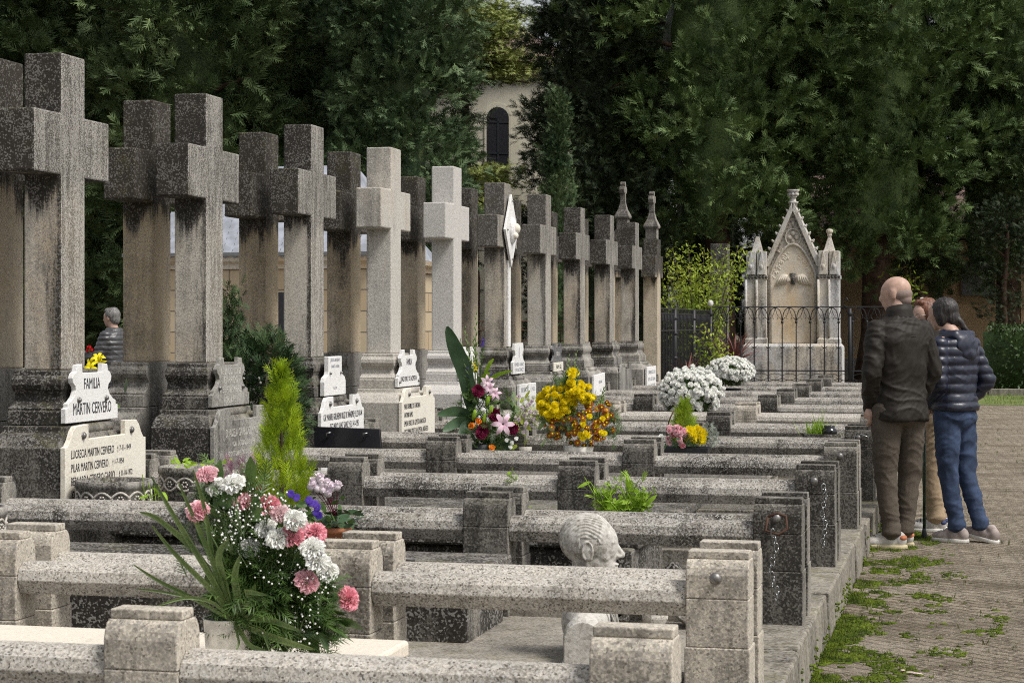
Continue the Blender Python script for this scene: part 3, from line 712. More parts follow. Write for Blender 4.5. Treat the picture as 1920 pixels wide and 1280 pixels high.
# ---------------------------------------------------------------- gothic pillars ending the cross rows
def gothic_pillar(x0, x1, yc, ztop, lab):
    t = thing('gothic_pillar', lab, 'grave pillar', ((x0 + x1) / 2, yc, .2), group='carved pillars with cross finials')
    m = MB(); P = [(-.15, .2), (.15, .2), (.15, 2.15), (.36, 2.15), (.36, 2.48), (.15, 2.48), (.15, ztop - .72), (-.15, ztop - .72), (-.15, 2.48), (-.36, 2.48), (-.36, 2.15), (-.15, 2.15)]
    m.prism([(yc + u, v) for u, v in P], 'x', x0, x1); m.build('pillar_body', M['crossback'], t, bevel=.01)
    xc = (x0 + x1) / 2
    L = []
    for z, r in [(-.718, .085), (-.56, .085), (-.555, .105), (-.53, .112), (-.50, .105), (-.46, .085), (-.42, .065), (-.36, .05), (-.33, .042), (-.31, .042)]:
        L.append((xc - r, xc + r, yc - r * 1.1, yc + r * 1.1, ztop + z))
    m = MB(); m.loft(L); f = m.build('finial', M['crossgrey'], t, bevel=.006)
    zc = ztop - .12; h = .045
    P = [(-h, -.19), (h, -.19), (h * .7, -.05), (.10, -.06), (.125, 0), (.10, .05), (h * .7, .045), (h, .09), (0, .125), (-h, .09), (-h * .7, .045), (-.10, .05), (-.125, 0), (-.10, -.06), (-h * .7, -.05)]
    m = MB(); m.prism([(yc + u, zc + v) for u, v in P], 'x', xc - .04, xc + .04); m.build('cross_finial', M['crossgrey'], f, bevel=.008)
gothic_pillar(-5.25, -5.045, 29.0, 3.60, 'ochre pillar with a small carved cross finial, the left and taller of the pair')
gothic_pillar(-4.82, -4.60, 29.02, 3.45, 'ochre pillar with a small carved cross finial, beside the black iron fence corner')

# ---------------------------------------------------------------- stone bowls with carved bands
def bowl(x, y, z, r, lab, plants=True):
    t = thing('stone_planter', lab, 'planter', (x, y, .2), group='round carved stone planters')
    prof = [(.0, .2), (r * .45, .2), (r * .5, .23), (r * .72, .30), (r * .86, .36), (r * .94, z - .135), (r * .955, z - .13), (r * .955, z - .04), (r, z - .035), (r, z), (r * .88, z), (r * .86, z - .03), (0, z - .04)]
    m = MB(); m.lathe([(a, b) for a, b in prof], (x, y, 0), 40); b = m.build('bowl', M['base'], t, True)
    m = MB(); n = 13; rr_ = r * .957
    for k in range(n):                   # interlaced band with rosettes
        a0 = 2 * math.pi * k / n
        for s in (1, -1):
            P = []
            for q in range(9):
                a = a0 + (q / 8 - .5) * 2 * math.pi / n * 1.15
                P.append((x + rr_ * math.cos(a), y + rr_ * math.sin(a), z - .085 + s * .034 * math.sin((q / 8) * math.pi) * (1 if s > 0 else 1)))
            m.tube(P, .0065, 5)
        for q in range(6):
            a = q * math.pi / 3; da = .013 * math.cos(a) / rr_; 
            m.ell((x + (rr_ + .003) * math.cos(a0 + da), y + (rr_ + .003) * math.sin(a0 + da), z - .085 + .013 * math.sin(a)), (.006, .006, .006), None, 6, 4)
    m.build('carved_band', M['tomblight'], b, True)
    m = MB(); m.lathe([(0, z - .05), (r * .86, z - .042), (0, z - .0405)], (x, y, 0), 24); m.build('planting_soil', M['soil'], t)
    return t
bowl(-4.19, 9.03, .672, .192, 'round carved stone planter in front of the cream name plaque')
bowl(-4.02, 9.66, .70, .192, 'round carved stone planter with a little green growth, in front of the dark plaque')
bowl(-4.24, 7.62, .665, .19, 'round stone planter cut by the left edge of the photo')

# black granite tablet leaning on the grave behind the fourth railing
t = thing('granite_tablet', 'black polished granite tablet leaning on a grave, in front of the grey white plaque', 'tablet', (-4.1, 12.54, .5))
m = MB()
P = [(-4.37, .755), (-3.90, .745), (-3.85, .50), (-4.33, .50)]
V = [(x, 12.50, z) if z < .6 else (x, 12.58, z) for x, z in P]
m.add(V + [(x, y + .03, z) for x, y, z in V], [(3, 2, 1, 0), (4, 5, 6, 7), (0, 1, 5, 4), (1, 2, 6, 5), (2, 3, 7, 6), (3, 0, 4, 7)])
m.build('tablet', M['granite'], t, bevel=.004)
for x in (-4.26, -4.00):
    m = MB(); m.tube([(x, 12.545, .68), (x, 12.53, .715), (x + .03, 12.54, .718)], .006, 6); m.build('bracket', M['chrome'], t, True)
# metal ornament lying on the dark tomb
m = MB(); m.tube([(-2.38, 7.40, .52), (-2.33, 7.38, .53), (-2.24, 7.40, .525), (-2.16, 7.44, .515)], .008, 8); m.ell((-2.40, 7.40, .525), (.028, .022, .02), None, 12, 8); m.ell((-2.345, 7.38, .535), (.024, .018, .02), None, 12, 8)
tag(m.build('metal_ornament', M['bolt'], None, True), 'small dull metal flower holder lying on the dark tomb top', 'ornament')
# broken stones beyond the bust
def rock(m, c, r, seed):
    rng = random.Random(seed); m.ell(c, r, Matrix.Rotation(rng.uniform(0, 3), 3, 'Z') @ Matrix.Rotation(rng.uniform(-.6, .6), 3, 'X'), 9, 6)
    return m
RU = [((-1.13, 8.0, .29), (.10, .07, .10), 'large broken stone with mossy foot, right of the bust face'), ((-1.27, 7.85, .25), (.055, .05, .06), 'small pale broken stone, right of the bust chin')]
for j, (c, r, lb) in enumerate(RU):
    m = rock(MB(), c, r, j + 4)
    m.v = [tuple(Vector(p) + Vector(r) * .35 * noise.noise(Vector(p) * 14)) for p in m.v]
    tag(m.build('broken_stone', M['tomblight'], None), lb, 'stone', 'broken stones behind the bust')
m = MB(); rot = Matrix.Rotation(R(-33), 3, 'Y')
for (cx, cz, a, b, w) in [(-1.33, .34, .17, .03, -38), (-1.42, .36, .03, .15, 3)]:
    rt = Matrix.Rotation(R(w), 3, 'Y'); q = MB(); q.box(-a, a, -.05, .05, -b, b)
    m.add([tuple(rt @ Vector(p) + Vector((cx, 8.05, cz))) for p in q.v], q.f)
tag(m.build('broken_slab', M['tomb'], None, bevel=.01), 'broken lichen covered stone frame pieces leaning behind the bust', 'fragment')

# ---------------------------------------------------------------- marble bust
t = thing('marble_bust', 'white marble portrait bust with swept back wavy hair, standing on the grave floor between railings', 'bust', (-1.40, 7.20, .2), R(-14))
def rotm(ax, d): return Matrix.Rotation(R(d), 3, ax)
def head_prims(m, s=1.0, c=(0, 0, 0), ears=True, hair=False, lips=True):
    """head looking to local +Y; c = centre of skull, s=1 -> 0.235 m tall"""
    c = Vector(c)
    def E(p, r, rot=None, n=20, k=14): m.ell(c + Vector(p) * s, tuple(q * s for q in r), rot, n, k)
    E((0, -.012, .030), (.074, .096, .085)); E((0, .030, .012), (.064, .064, .078)); E((0, .022, -.045), (.056, .060, .062), rotm('X', -12))
    E((0, .050, -.088), (.030, .030, .022)); E((0, .056, .040), (.054, .030, .034)); E((.022, .072, .022), (.026, .016, .008)); E((-.022, .072, .022), (.026, .016, .008))
    E((0, .068, -.020), (.028, .022, .040)); E((0, .066, -.058), (.028, .022, .024))
    m.cap(c + Vector((0, .080, .018)) * s, c + Vector((0, .106, -.022)) * s, .0085 * s, .0115 * s)
    E((.010, .094, -.026), (.0085, .012, .0075)); E((-.010, .094, -.026), (.0085, .012, .0075)); E((0, .088, -.020), (.012, .014, .018))
    for q in (-1, 1):
        E((q * .036, .040, -.022), (.022, .028, .028)); E((q * .030, .065, .004), (.0125, .010, .008))
        if ears:
            E((q * .075, -.008, -.006), (.009, .020, .033), rotm('X', 12)); E((q * .077, -.002, -.026), (.008, .012, .013))
            P = [(q * .082, -.008 + .018 * math.cos(R(a_)), .031 * math.sin(R(a_)) - .003) for a_ in range(-60, 250, 28)]
            m.tube([c + Vector(p) * s for p in P], .0042 * s, 6)
    if lips:
        E((0, .086, -.054), (.021, .010, .0052)); E((0, .083, -.065), (.018, .010, .0058))
m = MB(); head_prims(m, 1.12, (0, 0, .41))
m.cap((0, -.030, .22), (0, -.010, .36), .066, .062); m.cap((0, -.012, .19), (0, -.02, .26), .085, .068)
def busthair(p, n):
    h = (p - Vector((0, 0, .41))) / 1.12; d = 0
    line = .052 + max(0, (h.z - .06)) * .1
    inear = abs(h.x) > .055 and abs(h.y + .004) < .030 and -.05 < h.z < .038
    if h.z > -.055 and not inear and h.y < line:
        w = min(1, (line - h.y) / .02) * min(1, max(0, (h.z + .055) / .02)) * (1 if h.z > .02 or h.y < -.01 else 0.0)
        ph = math.hypot(h.y * .85 + .008, h.z + .004) - .75 * abs(h.x) + .004 * math.sin(h.y * 70)
        d = w * (.0030 + .0014 * math.sin(ph * 480 + .8 * math.sin(h.z * 60)))
    return d
hd = fused(m, 'head', M['bustm'], t, .0028, 9, busthair)
hd['label'] = 'carved head in profile with a long nose'
m = MB(); m.ell((0, -.02, .135), (.155, .095, .11), None, 28, 16); m.ell((0, -.01, .195), (.10, .075, .05), None, 20, 12); m.box(-.125, .125, -.085, .065, .015, .10)
m.ell((.150, -.02, .085), (.055, .08, .095)); m.ell((-.150, -.02, .085), (.055, .08, .095))
sh = fused(m, 'shoulders', M['bustm'], t, .006, 5)
def arc_panel(m, x, cy, z0, w, h):
    P = [(-w, z0)] + [(w * math.cos(math.pi - a * math.pi / 12), z0 + h + w * math.sin(a * math.pi / 12)) for a in range(13)] + [(w, z0)]
    m.prism([(cy + u, v) for u, v in P], 'x', x - .006, x + .006)
for q in (-1, 1):
    m = MB(); arc_panel(m, q * .203, -.02, .005, .072, .085); m.build('cut_shoulder', M['bustm'], t, bevel=.004, local=True)
m = MB(); m.tube([(-.02, .088, .20), (.0, .103, .13), (.01, .10, .03)], .006, 6); m.tube([(-.07, .062, .21), (-.02, .098, .12), (-.01, .10, .03)], .005, 6); m.tube([(.07, .062, .21), (.03, .098, .12), (.02, .10, .03)], .005, 6)
m.build('lapel', M['marbleold'], t, True, local=True)
m = MB(); m.box(-.21, .21, -.10, .10, -.002, .012); m.build('foot', M['bustm'], t, bevel=.005, local=True)
t.rotation_euler = (0, 0, R(-82)); t.scale = (.98, .98, 1.0)
hd.rotation_euler = (0, 0, 0)

# ---------------------------------------------------------------- leaf and flower templates
def quads_from(strips):
    """each strip: list of (left,right) point pairs -> quads"""
    V = []; Fc = []
    for st in strips:
        b = len(V)
        for l, r in st: V += [l, r]
        for i in range(len(st) - 1): Fc.append((b + 2 * i, b + 2 * i + 1, b + 2 * i + 3, b + 2 * i + 2))
    return np.array(V, np.float32), np.array(Fc)
def blade(p0, p1, w, sag=0.0, n=3, out=None):
    """flat tapering strip in template space"""
    p0 = np.array(p0, float); p1 = np.array(p1, float); d = p1 - p0
    s = np.cross(d, [0, 0, 1.0]); s /= np.linalg.norm(s) + 1e-9
    st = []
    for i in range(n + 1):
        t = i / n; c = p0 + d * t + np.array([0, 0, -sag * t * t]); ww = w * (math.sin(math.pi * min(.97, .18 + .8 * t)))
        st.append((tuple(c - s * ww / 2), tuple(c + s * ww / 2)))
    return st
def spray_tpl(k=5, w=.10, droop=.12, rnd=0):
    rg = random.Random(rnd); st = [blade((0, 0, 0), (0, 1, 0), w, droop, 3)]
    for i in range(k):
        t = .12 + .75 * i / k
        for sgn in (-1, 1):
            L = (.50 - .30 * t) * rg.uniform(.8, 1.2); a = R(rg.uniform(30, 50))
            st.append(blade((0, t, -droop * t * t), (sgn * L * math.sin(a), t + L * math.cos(a), rg.uniform(-.08, .06) - droop * t), w * .75, .03, 2))
    return quads_from(st)
SPR = [spray_tpl(5, .075, .15, s) for s in range(3)]
SPRF = [spray_tpl(6, .05, .1, s + 10) for s in range(3)]
SPRC = [spray_tpl(4, .10, .1, s + 20) for s in range(3)]
LEAF = quads_from([blade((0, 0, 0), (0, 1, 0), .5, .15, 4)])
def add_sprays(acc, rng, P, D, size, tpls, upb=.6):
    k = rng.integers(0, len(tpls), len(P))
    for i, (tv, tf) in enumerate(tpls):
        s = k == i
        if s.any():
            V, Fc = scatter(tv, tf, frames(D[s], size[s], rng, upbias=upb), P[s]); acc.add(V, Fc)

def crown(rng, center, zlo, zhi, radf, clump=.42, per=56, size=.27, tpls=SPR, density=1.0, cam_side=True, uptilt=.35, core=True, csize=(.7, 1.3)):
    """conifer crown: branchlet clumps over a lumpy surface radf(h, ang) and a dark inner body of the same foliage"""
    acc = Acc(); cx, cy = center; H = zhi - zlo
    n = int(density * 2 * math.pi * np.mean([radf(h, 0) for h in np.linspace(0, 1, 9)]) * H / (clump * clump * .80))
    h = rng.random(n); ang = rng.random(n) * 2 * math.pi
    toc = math.atan2(-cy, -cx)
    facing = np.cos(ang - toc)
    keep = (facing > -.25) | (rng.random(n) < .3)
    h = h[keep]; ang = ang[keep]
    rad = np.array([radf(a, b) for a, b in zip(h, ang)])
    lump = np.array([noise.noise(Vector((math.cos(b) * 1.6 + cx, math.sin(b) * 1.6 + cy, (zlo + a * H) * .55))) for a, b in zip(h, ang)])
    rad = rad * (1 + .36 * lump) * rng.uniform(.62, 1.10, len(h))
    hang = (h < .14) * rng.random(len(h)) * .9
    C = np.stack([cx + rad * np.cos(ang), cy + rad * np.sin(ang), zlo + h * H - hang], 1)
    Do = np.stack([np.cos(ang), np.sin(ang), np.full(len(h), uptilt)], 1)
    cs = clump * rng.uniform(csize[0], csize[1], len(h))
    nt_ = 8; sub = max(4, per // nt_)          # tufts in a clump, each a fan of sprays from one twig end
    T = np.repeat(C, nt_, 0); TD = np.repeat(Do, nt_, 0); TS = np.repeat(cs, nt_)
    off = rng.normal(size=T.shape) * np.array([.42, .42, .36]) * TS[:, None]
    T = T + off; TD = TD * .8 + off * 1.2 / TS[:, None] + [0, 0, .35] + rng.normal(size=T.shape) * .15
    TD /= np.linalg.norm(TD, axis=1)[:, None]
    P = np.repeat(T, sub, 0) + rng.normal(size=(len(T) * sub, 3)) * .035; D = np.repeat(TD, sub, 0) + rng.normal(size=(len(T) * sub, 3)) * .38
    sz = size * rng.uniform(.6, 1.25, len(P))
    add_sprays(acc, rng, P, D, sz, tpls)
    if core:
        V = []; Fc = []; nu, nv = 22, 16
        for i in range(nv):
            hh = i / (nv - 1)
            for j in range(nu):
                a = 2 * math.pi * j / nu; r = radf(hh, a) * (.36 + .10 * noise.noise(Vector((math.cos(a) * 2, math.sin(a) * 2, hh * 5))))
                V.append((cx + r * math.cos(a), cy + r * math.sin(a), zlo + hh * H))
        for i in range(nv - 1):
            for j in range(nu): Fc.append((i * nu + j, i * nu + (j + 1) % nu, (i + 1) * nu + (j + 1) % nu, (i + 1) * nu + j))
        acc.add(np.array(V, np.float32), np.array(Fc))
    return acc
def tree(name, label, px, d, zlo, zhi, radf, mat, trunk_r=.25, bark='bark', group=None, trunk_z=None, **kw):
    X, Y = at(px, d)
    t = thing(name, label, 'tree', (X, Y, 0), group=group)
    rng = np.random.default_rng(int(px * 7 + d * 13) % 100000)
    a = crown(rng, (X, Y), zlo, zhi, radf, **kw); a.build('crown', M[mat], t)
    m = MB(); zt = trunk_z or zlo + (zhi - zlo) * .75
    n = 14; V = []
    rings = []
    for i in range(9):
        z = -.05 + (zt + .05) * i / 8; rr_ = trunk_r * (1.35 - .35 * min(1, i / 1.2)) * (1 - .65 * i / 8)
        rings.append([(X + .05 * math.sin(i * 1.1) + rr_ * (1 + .12 * math.sin(j * 3.1 + i)) * math.cos(2 * math.pi * j / n), Y + rr_ * (1 + .12 * math.cos(j * 2.3)) * math.sin(2 * math.pi * j / n), z) for j in range(n)])
    m.rings(rings)
    rg = random.Random(int(px + 5))
    for q in range(9):
        z = zlo + (zt - zlo) * (q + .5) / 9; a_ = rg.uniform(0, 6.28); L = radf((z - zlo) / (zhi - zlo), a_) * .85
        m.tube([(X, Y, z - .1), (X + .5 * L * math.cos(a_), Y + .5 * L * math.sin(a_), z + .15), (X + L * math.cos(a_), Y + L * math.sin(a_), z + .25)], [trunk_r * .28, trunk_r * .18, trunk_r * .06], 6)
    m.build('trunk', M[bark], t, True)
    return t
def col(Rb, top=.55, p=2.0):      # column / flame profile
    return lambda h, a: Rb * (min(1, .72 + h * 1.6)) * (1 - (1 - top) * h ** p)
def egg(Rb, lo=.6): return lambda h, a: Rb * max(.08, (lo + (1 - lo) * math.sin(math.pi * min(.5, h * .9)) / 1.0) * math.sqrt(max(0, 1 - max(0, h - .55) ** 2 / .23)))
GT = 'tall conifers behind the crosses'
tree('conifer_tree', 'drooping dark conifer at the left edge of the photo', 20, 33, 1.2, 9.2, col(2.2, .8), 'fol_a', group=GT)
tree('conifer_tree', 'very dark conifer with dry brown branches, top left', 190, 37, 1.6, 10, col(2.2, .8), 'fol_a', group=GT)
tree('conifer_tree', 'feathery mid green conifer above the second front cross', 365, 31, 2.0, 8.6, col(1.75, .75), 'fol_a', group=GT)
tree('conifer_tree', 'bushy dark green conifer above the juniper bush', 560, 33, 1.4, 9.2, col(1.9, .85), 'fol_b', group=GT, clump=.36, tpls=SPR + SPRC, size=.20)
tree('conifer_tree', 'dense clumped conifer with a sharp right edge beside the church wall', 752, 30, 1.2, 8.8, col(1.02, .96), 'fol_b', group=GT, clump=.30, tpls=SPR + SPRC, size=.18)
tree('cypress_tree', 'broad black green cypress right of the church wall', 1118, 44, .6, 11.5, lambda h, a: 2.35 - 1.45 * h ** .6, 'fol_d', group='dark cypresses in the middle distance', size=.22, clump=.4)
tree('cypress_tree', 'slim pointed cypress behind the grey crosses', 1045, 38, .4, 6.0, lambda h, a: .36 * (1.05 - h) ** .6 + .02, 'fol_b', .07, group='dark cypresses in the middle distance', clump=.16, size=.11, per=14, core=True, uptilt=1.4)
GR = 'large conifers on the right'
tree('conifer_tree', 'big spreading conifer above the yellow green shrub', 1345, 45, 3.95, 12.0, egg(3.15, .78), 'fol_c', .36, group=GR, clump=.55, size=.33, uptilt=.8)
tree('conifer_tree', 'wide conifer with a thick brown trunk right of the gothic monument', 1640, 46, 3.55, 12.5, egg(3.0, .8), 'fol_c', .38, group=GR, clump=.55, size=.33, uptilt=.8)
tree('conifer_tree', 'dark shaded conifer at the right edge of the photo', 1885, 48, 3.0, 13, egg(2.8, .85), 'fol_a', .3, group=GR, clump=.5, size=.31)
tree('small_tree', 'small dark tree with a thin forked trunk above the clipped hedge', 1885, 45, 2.1, 4.3, egg(.70, .7), 'fol_d', .11, 'bark', clump=.28, size=.14, per=14, core=False)
for j, (px, d) in enumerate([(-60, 52), (110, 50), (270, 51), (420, 50), (560, 52), (680, 49), (1190, 56), (1330, 57), (1500, 58), (1680, 59), (1850, 58), (2000, 57)]):
    lb = ['leftmost', 'second from the left', 'third from the left', 'fourth from the left', 'fifth from the left', 'last before the church wall', 'first right of the church wall', 'second right of the church wall', 'third right of the church wall', 'fourth right of the church wall', 'fifth right of the church wall', 'rightmost'][j]
    tree('cypress_tree', 'dark backing cypress far behind, ' + lb, px, d, 5.6 if j > 7 else .6, 14.5, col(2.6, .85), 'fol_d', group='dark backing cypresses', clump=.6, size=.36, per=16, density=.8)
# dry twigs hanging in the dark conifer
X, Y = at(110, 34.2); acc = Acc(); rng = np.random.default_rng(5)
P = np.array([X, Y, 6.8]) + rng.normal(size=(90, 3)) * [.35, .25, .35]; D = rng.normal(size=(90, 3)) * .5 + [0, 0, -.8]
add_sprays(acc, rng, P, D, rng.uniform(.15, .35, 90), SPRF); tag(acc.build('dry_branch', M['dry']), 'dead brown hanging branch at the top left of the conifers', 'branch')
# yellowish cedar by the church
def layered(px, d, z0, z1, mat, label, n=16, L=1.9):
    X, Y = at(px, d); t = thing('cedar_tree', label, 'tree', (X, Y, 0)); rng = np.random.default_rng(8); acc = Acc(); b = MB()
    b.tube([(X, Y, 0), (X + .1, Y, z1 * .5), (X, Y, z1)], [.22, .15, .05], 10)
    for i in range(n):
        z = z0 + (z1 - z0) * i / n; a = rng.uniform(-.7, 1.0) if i % 4 else rng.random() * 6.28; Li = L * rng.uniform(.5, 1.1)
        e = np.array([X + Li * math.cos(a), Y + Li * math.sin(a), z + .1]); s = np.array([X, Y, z])
        b.tube([s, (s + e) / 2 + [0, 0, .12], e], [.05, .035, .012], 6)
        tt = rng.random(300) ** .7; P = s + (e - s) * tt[:, None] + rng.normal(size=(300, 3)) * [.30, .30, .07] + [0, 0, .08]
        D = rng.normal(size=(300, 3)) * [1, 1, .4] + [0, 0, .3]
        add_sprays(acc, rng, P, D, rng.uniform(.12, .24, 300), SPR, .4)
    acc.build('crown', M[mat], t); b.build('trunk', M['bark'], t, True); return t
layered(868, 50, 7.5, 9.6, 'fol_y', 'yellow green cedar with flat layered branches above the church roof', 30, 2.0)
layered(880, 44, 3.7, 4.9, 'fol_y', 'low cedar with bare twisted branches below the arched church window', 8, 1.0)

# church behind the trees
X0, Y0 = at(905, 62)
t = thing('church', 'cream rendered church with a red tiled roof and a dark arched window, between the trees', 'church', (X0, Y0, 0))
def aw(px, d=62): return at(px, d)
xa, ya = at(700, 62); xb, yb_ = at(1160, 62)
wx = MB(); pts = []
cx_, cyc = at(880, 66.5); rad = 4.2
th0 = math.atan2(-cyc, -cx_)
ring = lambda r, z: [(cx_ + r * math.cos(2 * math.pi * j / 48), cyc + r * math.sin(2 * math.pi * j / 48), z) for j in range(48)]
wx.rings([ring(rad, -.1), ring(rad, 9.4)]); wl = wx.build('wall', M['creamwall'], t)
m = MB(); m.rings([ring(rad + .06, 9.401), ring(rad + .22, 9.5), ring(rad + .24, 9.64), ring(rad + .4, 9.72), ring(rad + .42, 9.82)]); m.build('cornice', M['ashlar'], t)
m = MB(); m.rings([ring(rad + .55, 9.821), ring(rad + .5, 9.92), ring(.1, 12.4)]); m.build('roof', M['rooftile'], t)
# arched window set in the wall, facing the camera
ang = th0 + R(12.5); ca, sa = math.cos(ang), math.sin(ang)
def wpt(u, v, dep): return (cx_ + (rad + dep) * ca - u * sa, cyc + (rad + dep) * sa + u * ca, v)
def arch(w, z0, z1, n=14): return [(-w, z0)] + [(w * math.cos(math.pi - a * math.pi / n), z1 + w * math.sin(a * math.pi / n)) for a in range(n + 1)] + [(w, z0)]
def archprism(w, z0, z1, d0, d1):
    P = arch(w, z0, z1); n = len(P); m = MB(); m.add([wpt(u, v, d0) for u, v in P] + [wpt(u, v, d1) for u, v in P], [tuple(range(n))[::-1], tuple(range(n, 2 * n))] + [(i, (i + 1) % n, n + (i + 1) % n, n + i) for i in range(n)]); return m
w = archprism(.44, 5.2, 8.1, -.2, .02).build('window', M['creamwall'], t); 
archprism(.36, 5.3, 8.05, .0, .035).build('pane', M['shutter'], w)
m = MB()
for (u0, u1, v0, v1) in [(-.03, .03, 5.3, 8.05), (-.35, .35, 6.0, 6.06), (-.35, .35, 6.9, 6.96), (-.35, .35, 7.9, 7.96)]:
    m.add([wpt(u0, v0, .037), wpt(u1, v0, .037), wpt(u1, v1, .037), wpt(u0, v1, .037), wpt(u0, v0, .055), wpt(u1, v0, .055), wpt(u1, v1, .055), wpt(u0, v1, .055)], [(0, 1, 2, 3), (4, 5, 6, 7), (0, 1, 5, 4), (1, 2, 6, 5), (2, 3, 7, 6), (3, 0, 4, 7)])
m.build('glazing_bars', M['potblack'], w)

# long ochre cemetery building on the right
xa, ya = at(1180, 50); t = thing('ochre_building', 'long low ochre rendered building in the shade behind the conifers', 'building', (2, 52, 0))
m = MB(); m.box(-4.6, 22, 52, 58, -.05, 3.9); m.build('wall', M['ochrewall'], t)
m = MB(); m.box(-4.8, 22.2, 51.94, 51.998, -.05, .55); m.build('wall_base', M['plinth'], t)
m = MB(); m.prism([(51.5, 3.9), (51.5, 4.0), (55, 5.6), (58.6, 4.0), (58.6, 3.9)], 'x', -5, 22.4); m.build('roof', M['rooftile'], t)
for X_ in (-3.9, -1.0, 1.2): MB().box(X_, X_ + .22, 51.90, 51.999, .55, 3.9).build('pilaster', M['ochrewall'], t)
xq, yq = at(1740, 48); MB().box(-1.2 + .9, -.35 + .9, 51.93, 51.995, 2.2, 3.05).build('stone_tablet', M['slatep'], t)

# mausoleum with slate roof behind the crosses
t = thing('mausoleum', 'small sandstone mausoleum with a fish scale slate roof, seen between the crosses', 'mausoleum', (-9.0, 25.0, 0))
MB().box(-10.6, -7.45, 23.6, 26.6, -.05, 2.16).build('wall', M['ashlar'], t)
m = MB(); m.loft([(-10.64, -7.41, 23.56, 26.64, 2.161), (-10.64, -7.41, 23.56, 26.64, 2.22), (-10.72, -7.33, 23.48, 26.72, 2.26), (-10.74, -7.31, 23.46, 26.74, 2.32)]); m.build('cornice', M['panel'], t)
MB().box(-10.76, -7.29, 23.43, 23.50, 2.323, 2.37).build('gutter', M['chrome'], t)
m = MB(); m.loft([(-10.68, -7.37, 23.52, 26.68, 2.33), (-9.9, -8.15, 24.9, 25.4, 3.55)]); rf = m.build('roof', M['slate'], t)
m = MB(); n0 = 13
for row in range(15):
    f = row / 15; z = 2.34 + f * 1.2; yy = 23.50 + f * 1.38; xl = -10.70 + f * .78; xr = -7.35 - f * .80; w = .13
    k = int((xr - xl) / w)
    for q in range(k):
        xc = xl + (q + .5 + .5 * (row % 2)) * w
        if xc > xr - .05: continue
        P = [(-w * .47, .12), (w * .47, .12)] + [(w * .47 * math.cos(-a * math.pi / 6), .02 + .06 * math.sin(-a * math.pi / 6)) for a in range(7)]
        V = []
        for dz in (0, .012):
            for u, v in P: V.append((xc + u, yy + v * 1.1 - dz - .012, z + v * .97 + dz * .6))
        nn = len(P); m.add(V, [tuple(range(nn))[::-1], tuple(range(nn, 2 * nn))] + [(a, (a + 1) % nn, nn + (a + 1) % nn, nn + a) for a in range(nn)])
m.build('slate_scales', M['slate'], rf)
m = MB(); m.prism([(-8.93, -.04), (-8.93, 1.55), (-8.84, 1.75), (-8.72, 1.86), (-8.58, 1.86), (-8.46, 1.75), (-8.37, 1.55), (-8.37, -.04)], 'y', 23.56, 23.61); m.build('door', M['shutter'], t)
# ---------------------------------------------------------------- gothic wall monument
MX, MY = -3.39, 37.9
t = thing('gothic_monument', 'tall gothic wall monument with a crocketed gable, pinnacles and carved wings', 'monument', (MX, MY, .2))
def bx(m, x0, x1, y0, y1, z0, z1): m.box(MX + x0, MX + x1, MY + y0, MY + y1, z0, z1)
m = MB(); bx(m, -1.03, 1.03, -.30, .35, .19, 1.02); m.loft([(MX - 1.03, MX + 1.03, MY - .30, MY + .35, 1.022), (MX - .97, MX + .97, MY - .24, MY + .35, 1.08)])
m.build('plinth_block', M['monument'], t, bevel=.012)
m = MB(); bx(m, -.53, .53, -.02, .30, 1.081, 2.36); m.prism([(MX - .53, 2.362), (MX + .53, 2.362), (MX + .53, 2.62), (MX, 3.72), (MX - .53, 2.62)], 'y', MY - .02, MY + .30)
m.build('gable_wall', M['monument'], t, bevel=.006)
pa = [(-.44, 1.09), (-.44, 2.40)] + [(-.44 + .44 * (a / 8), 2.40 + .58 * math.sin(a / 8 * math.pi / 2) ** .9) for a in range(1, 9)] + [(.44 - .44 * (a / 8), 2.40 + .58 * math.sin(a / 8 * math.pi / 2) ** .9) for a in range(7, -1, -1)] + [(.44, 1.09)]
m = MB(); m.prism([(MX + u, v) for u, v in pa], 'y', MY - .035, MY - .0205); pn = m.build('panel', M['panel'], t); pn['label'] = 'ochre stained smooth panel'
m = MB(); pts = [(MX + u * 1.05, MY - .05, v * 1.0 + .02) for u, v in pa]; m.tube(pts, .028, 6); m.build('arch_moulding', M['monument'], t, True)
# wings and hourglass relief
m = MB()
for s in (-1, 1):
    P = [(.05, 2.36), (.12, 2.41), (.20, 2.425), (.27, 2.39), (.32, 2.31), (.385, 2.19), (.31, 2.215), (.29, 2.19), (.25, 2.225), (.22, 2.205), (.19, 2.24), (.15, 2.225), (.12, 2.265), (.05, 2.29)]
    m.prism([(MX + s * u, v) for u, v in P], 'y', MY - .065, MY - .0205)
    for j in range(5): m.cap((MX + s * (.10 + .04 * j), MY - .066, 2.38 - .006 * j), (MX + s * (.13 + .055 * j), MY - .066, 2.25 - .008 * j), .010, .006, 6)
m.build('carved_wings', M['panel'], t, True)
m = MB(); m.loft([(MX - .065, MX + .065, MY - .085, MY - .03, 2.44), (MX - .03, MX + .03, MY - .07, MY - .03, 2.33), (MX - .05, MX + .05, MY - .085, MY - .03, 2.22)]); m.build('carved_hourglass', M['tomb'], t, True)
m = MB()
for s in (-1, 1):
    for j in range(26):
        f = j / 25; u = .10 + .30 * f + .03 * math.sin(j * 2.1); v = 2.78 - .40 * f ** 1.6 + .05 * math.cos(j * 1.7)
        m.ell((MX + s * u, MY - .030, v), (.034, .016, .016), Matrix.Rotation(s * j * .9, 3, 'Y'), 8, 6)
m.build('carved_leaves', M['panel'], t, True)
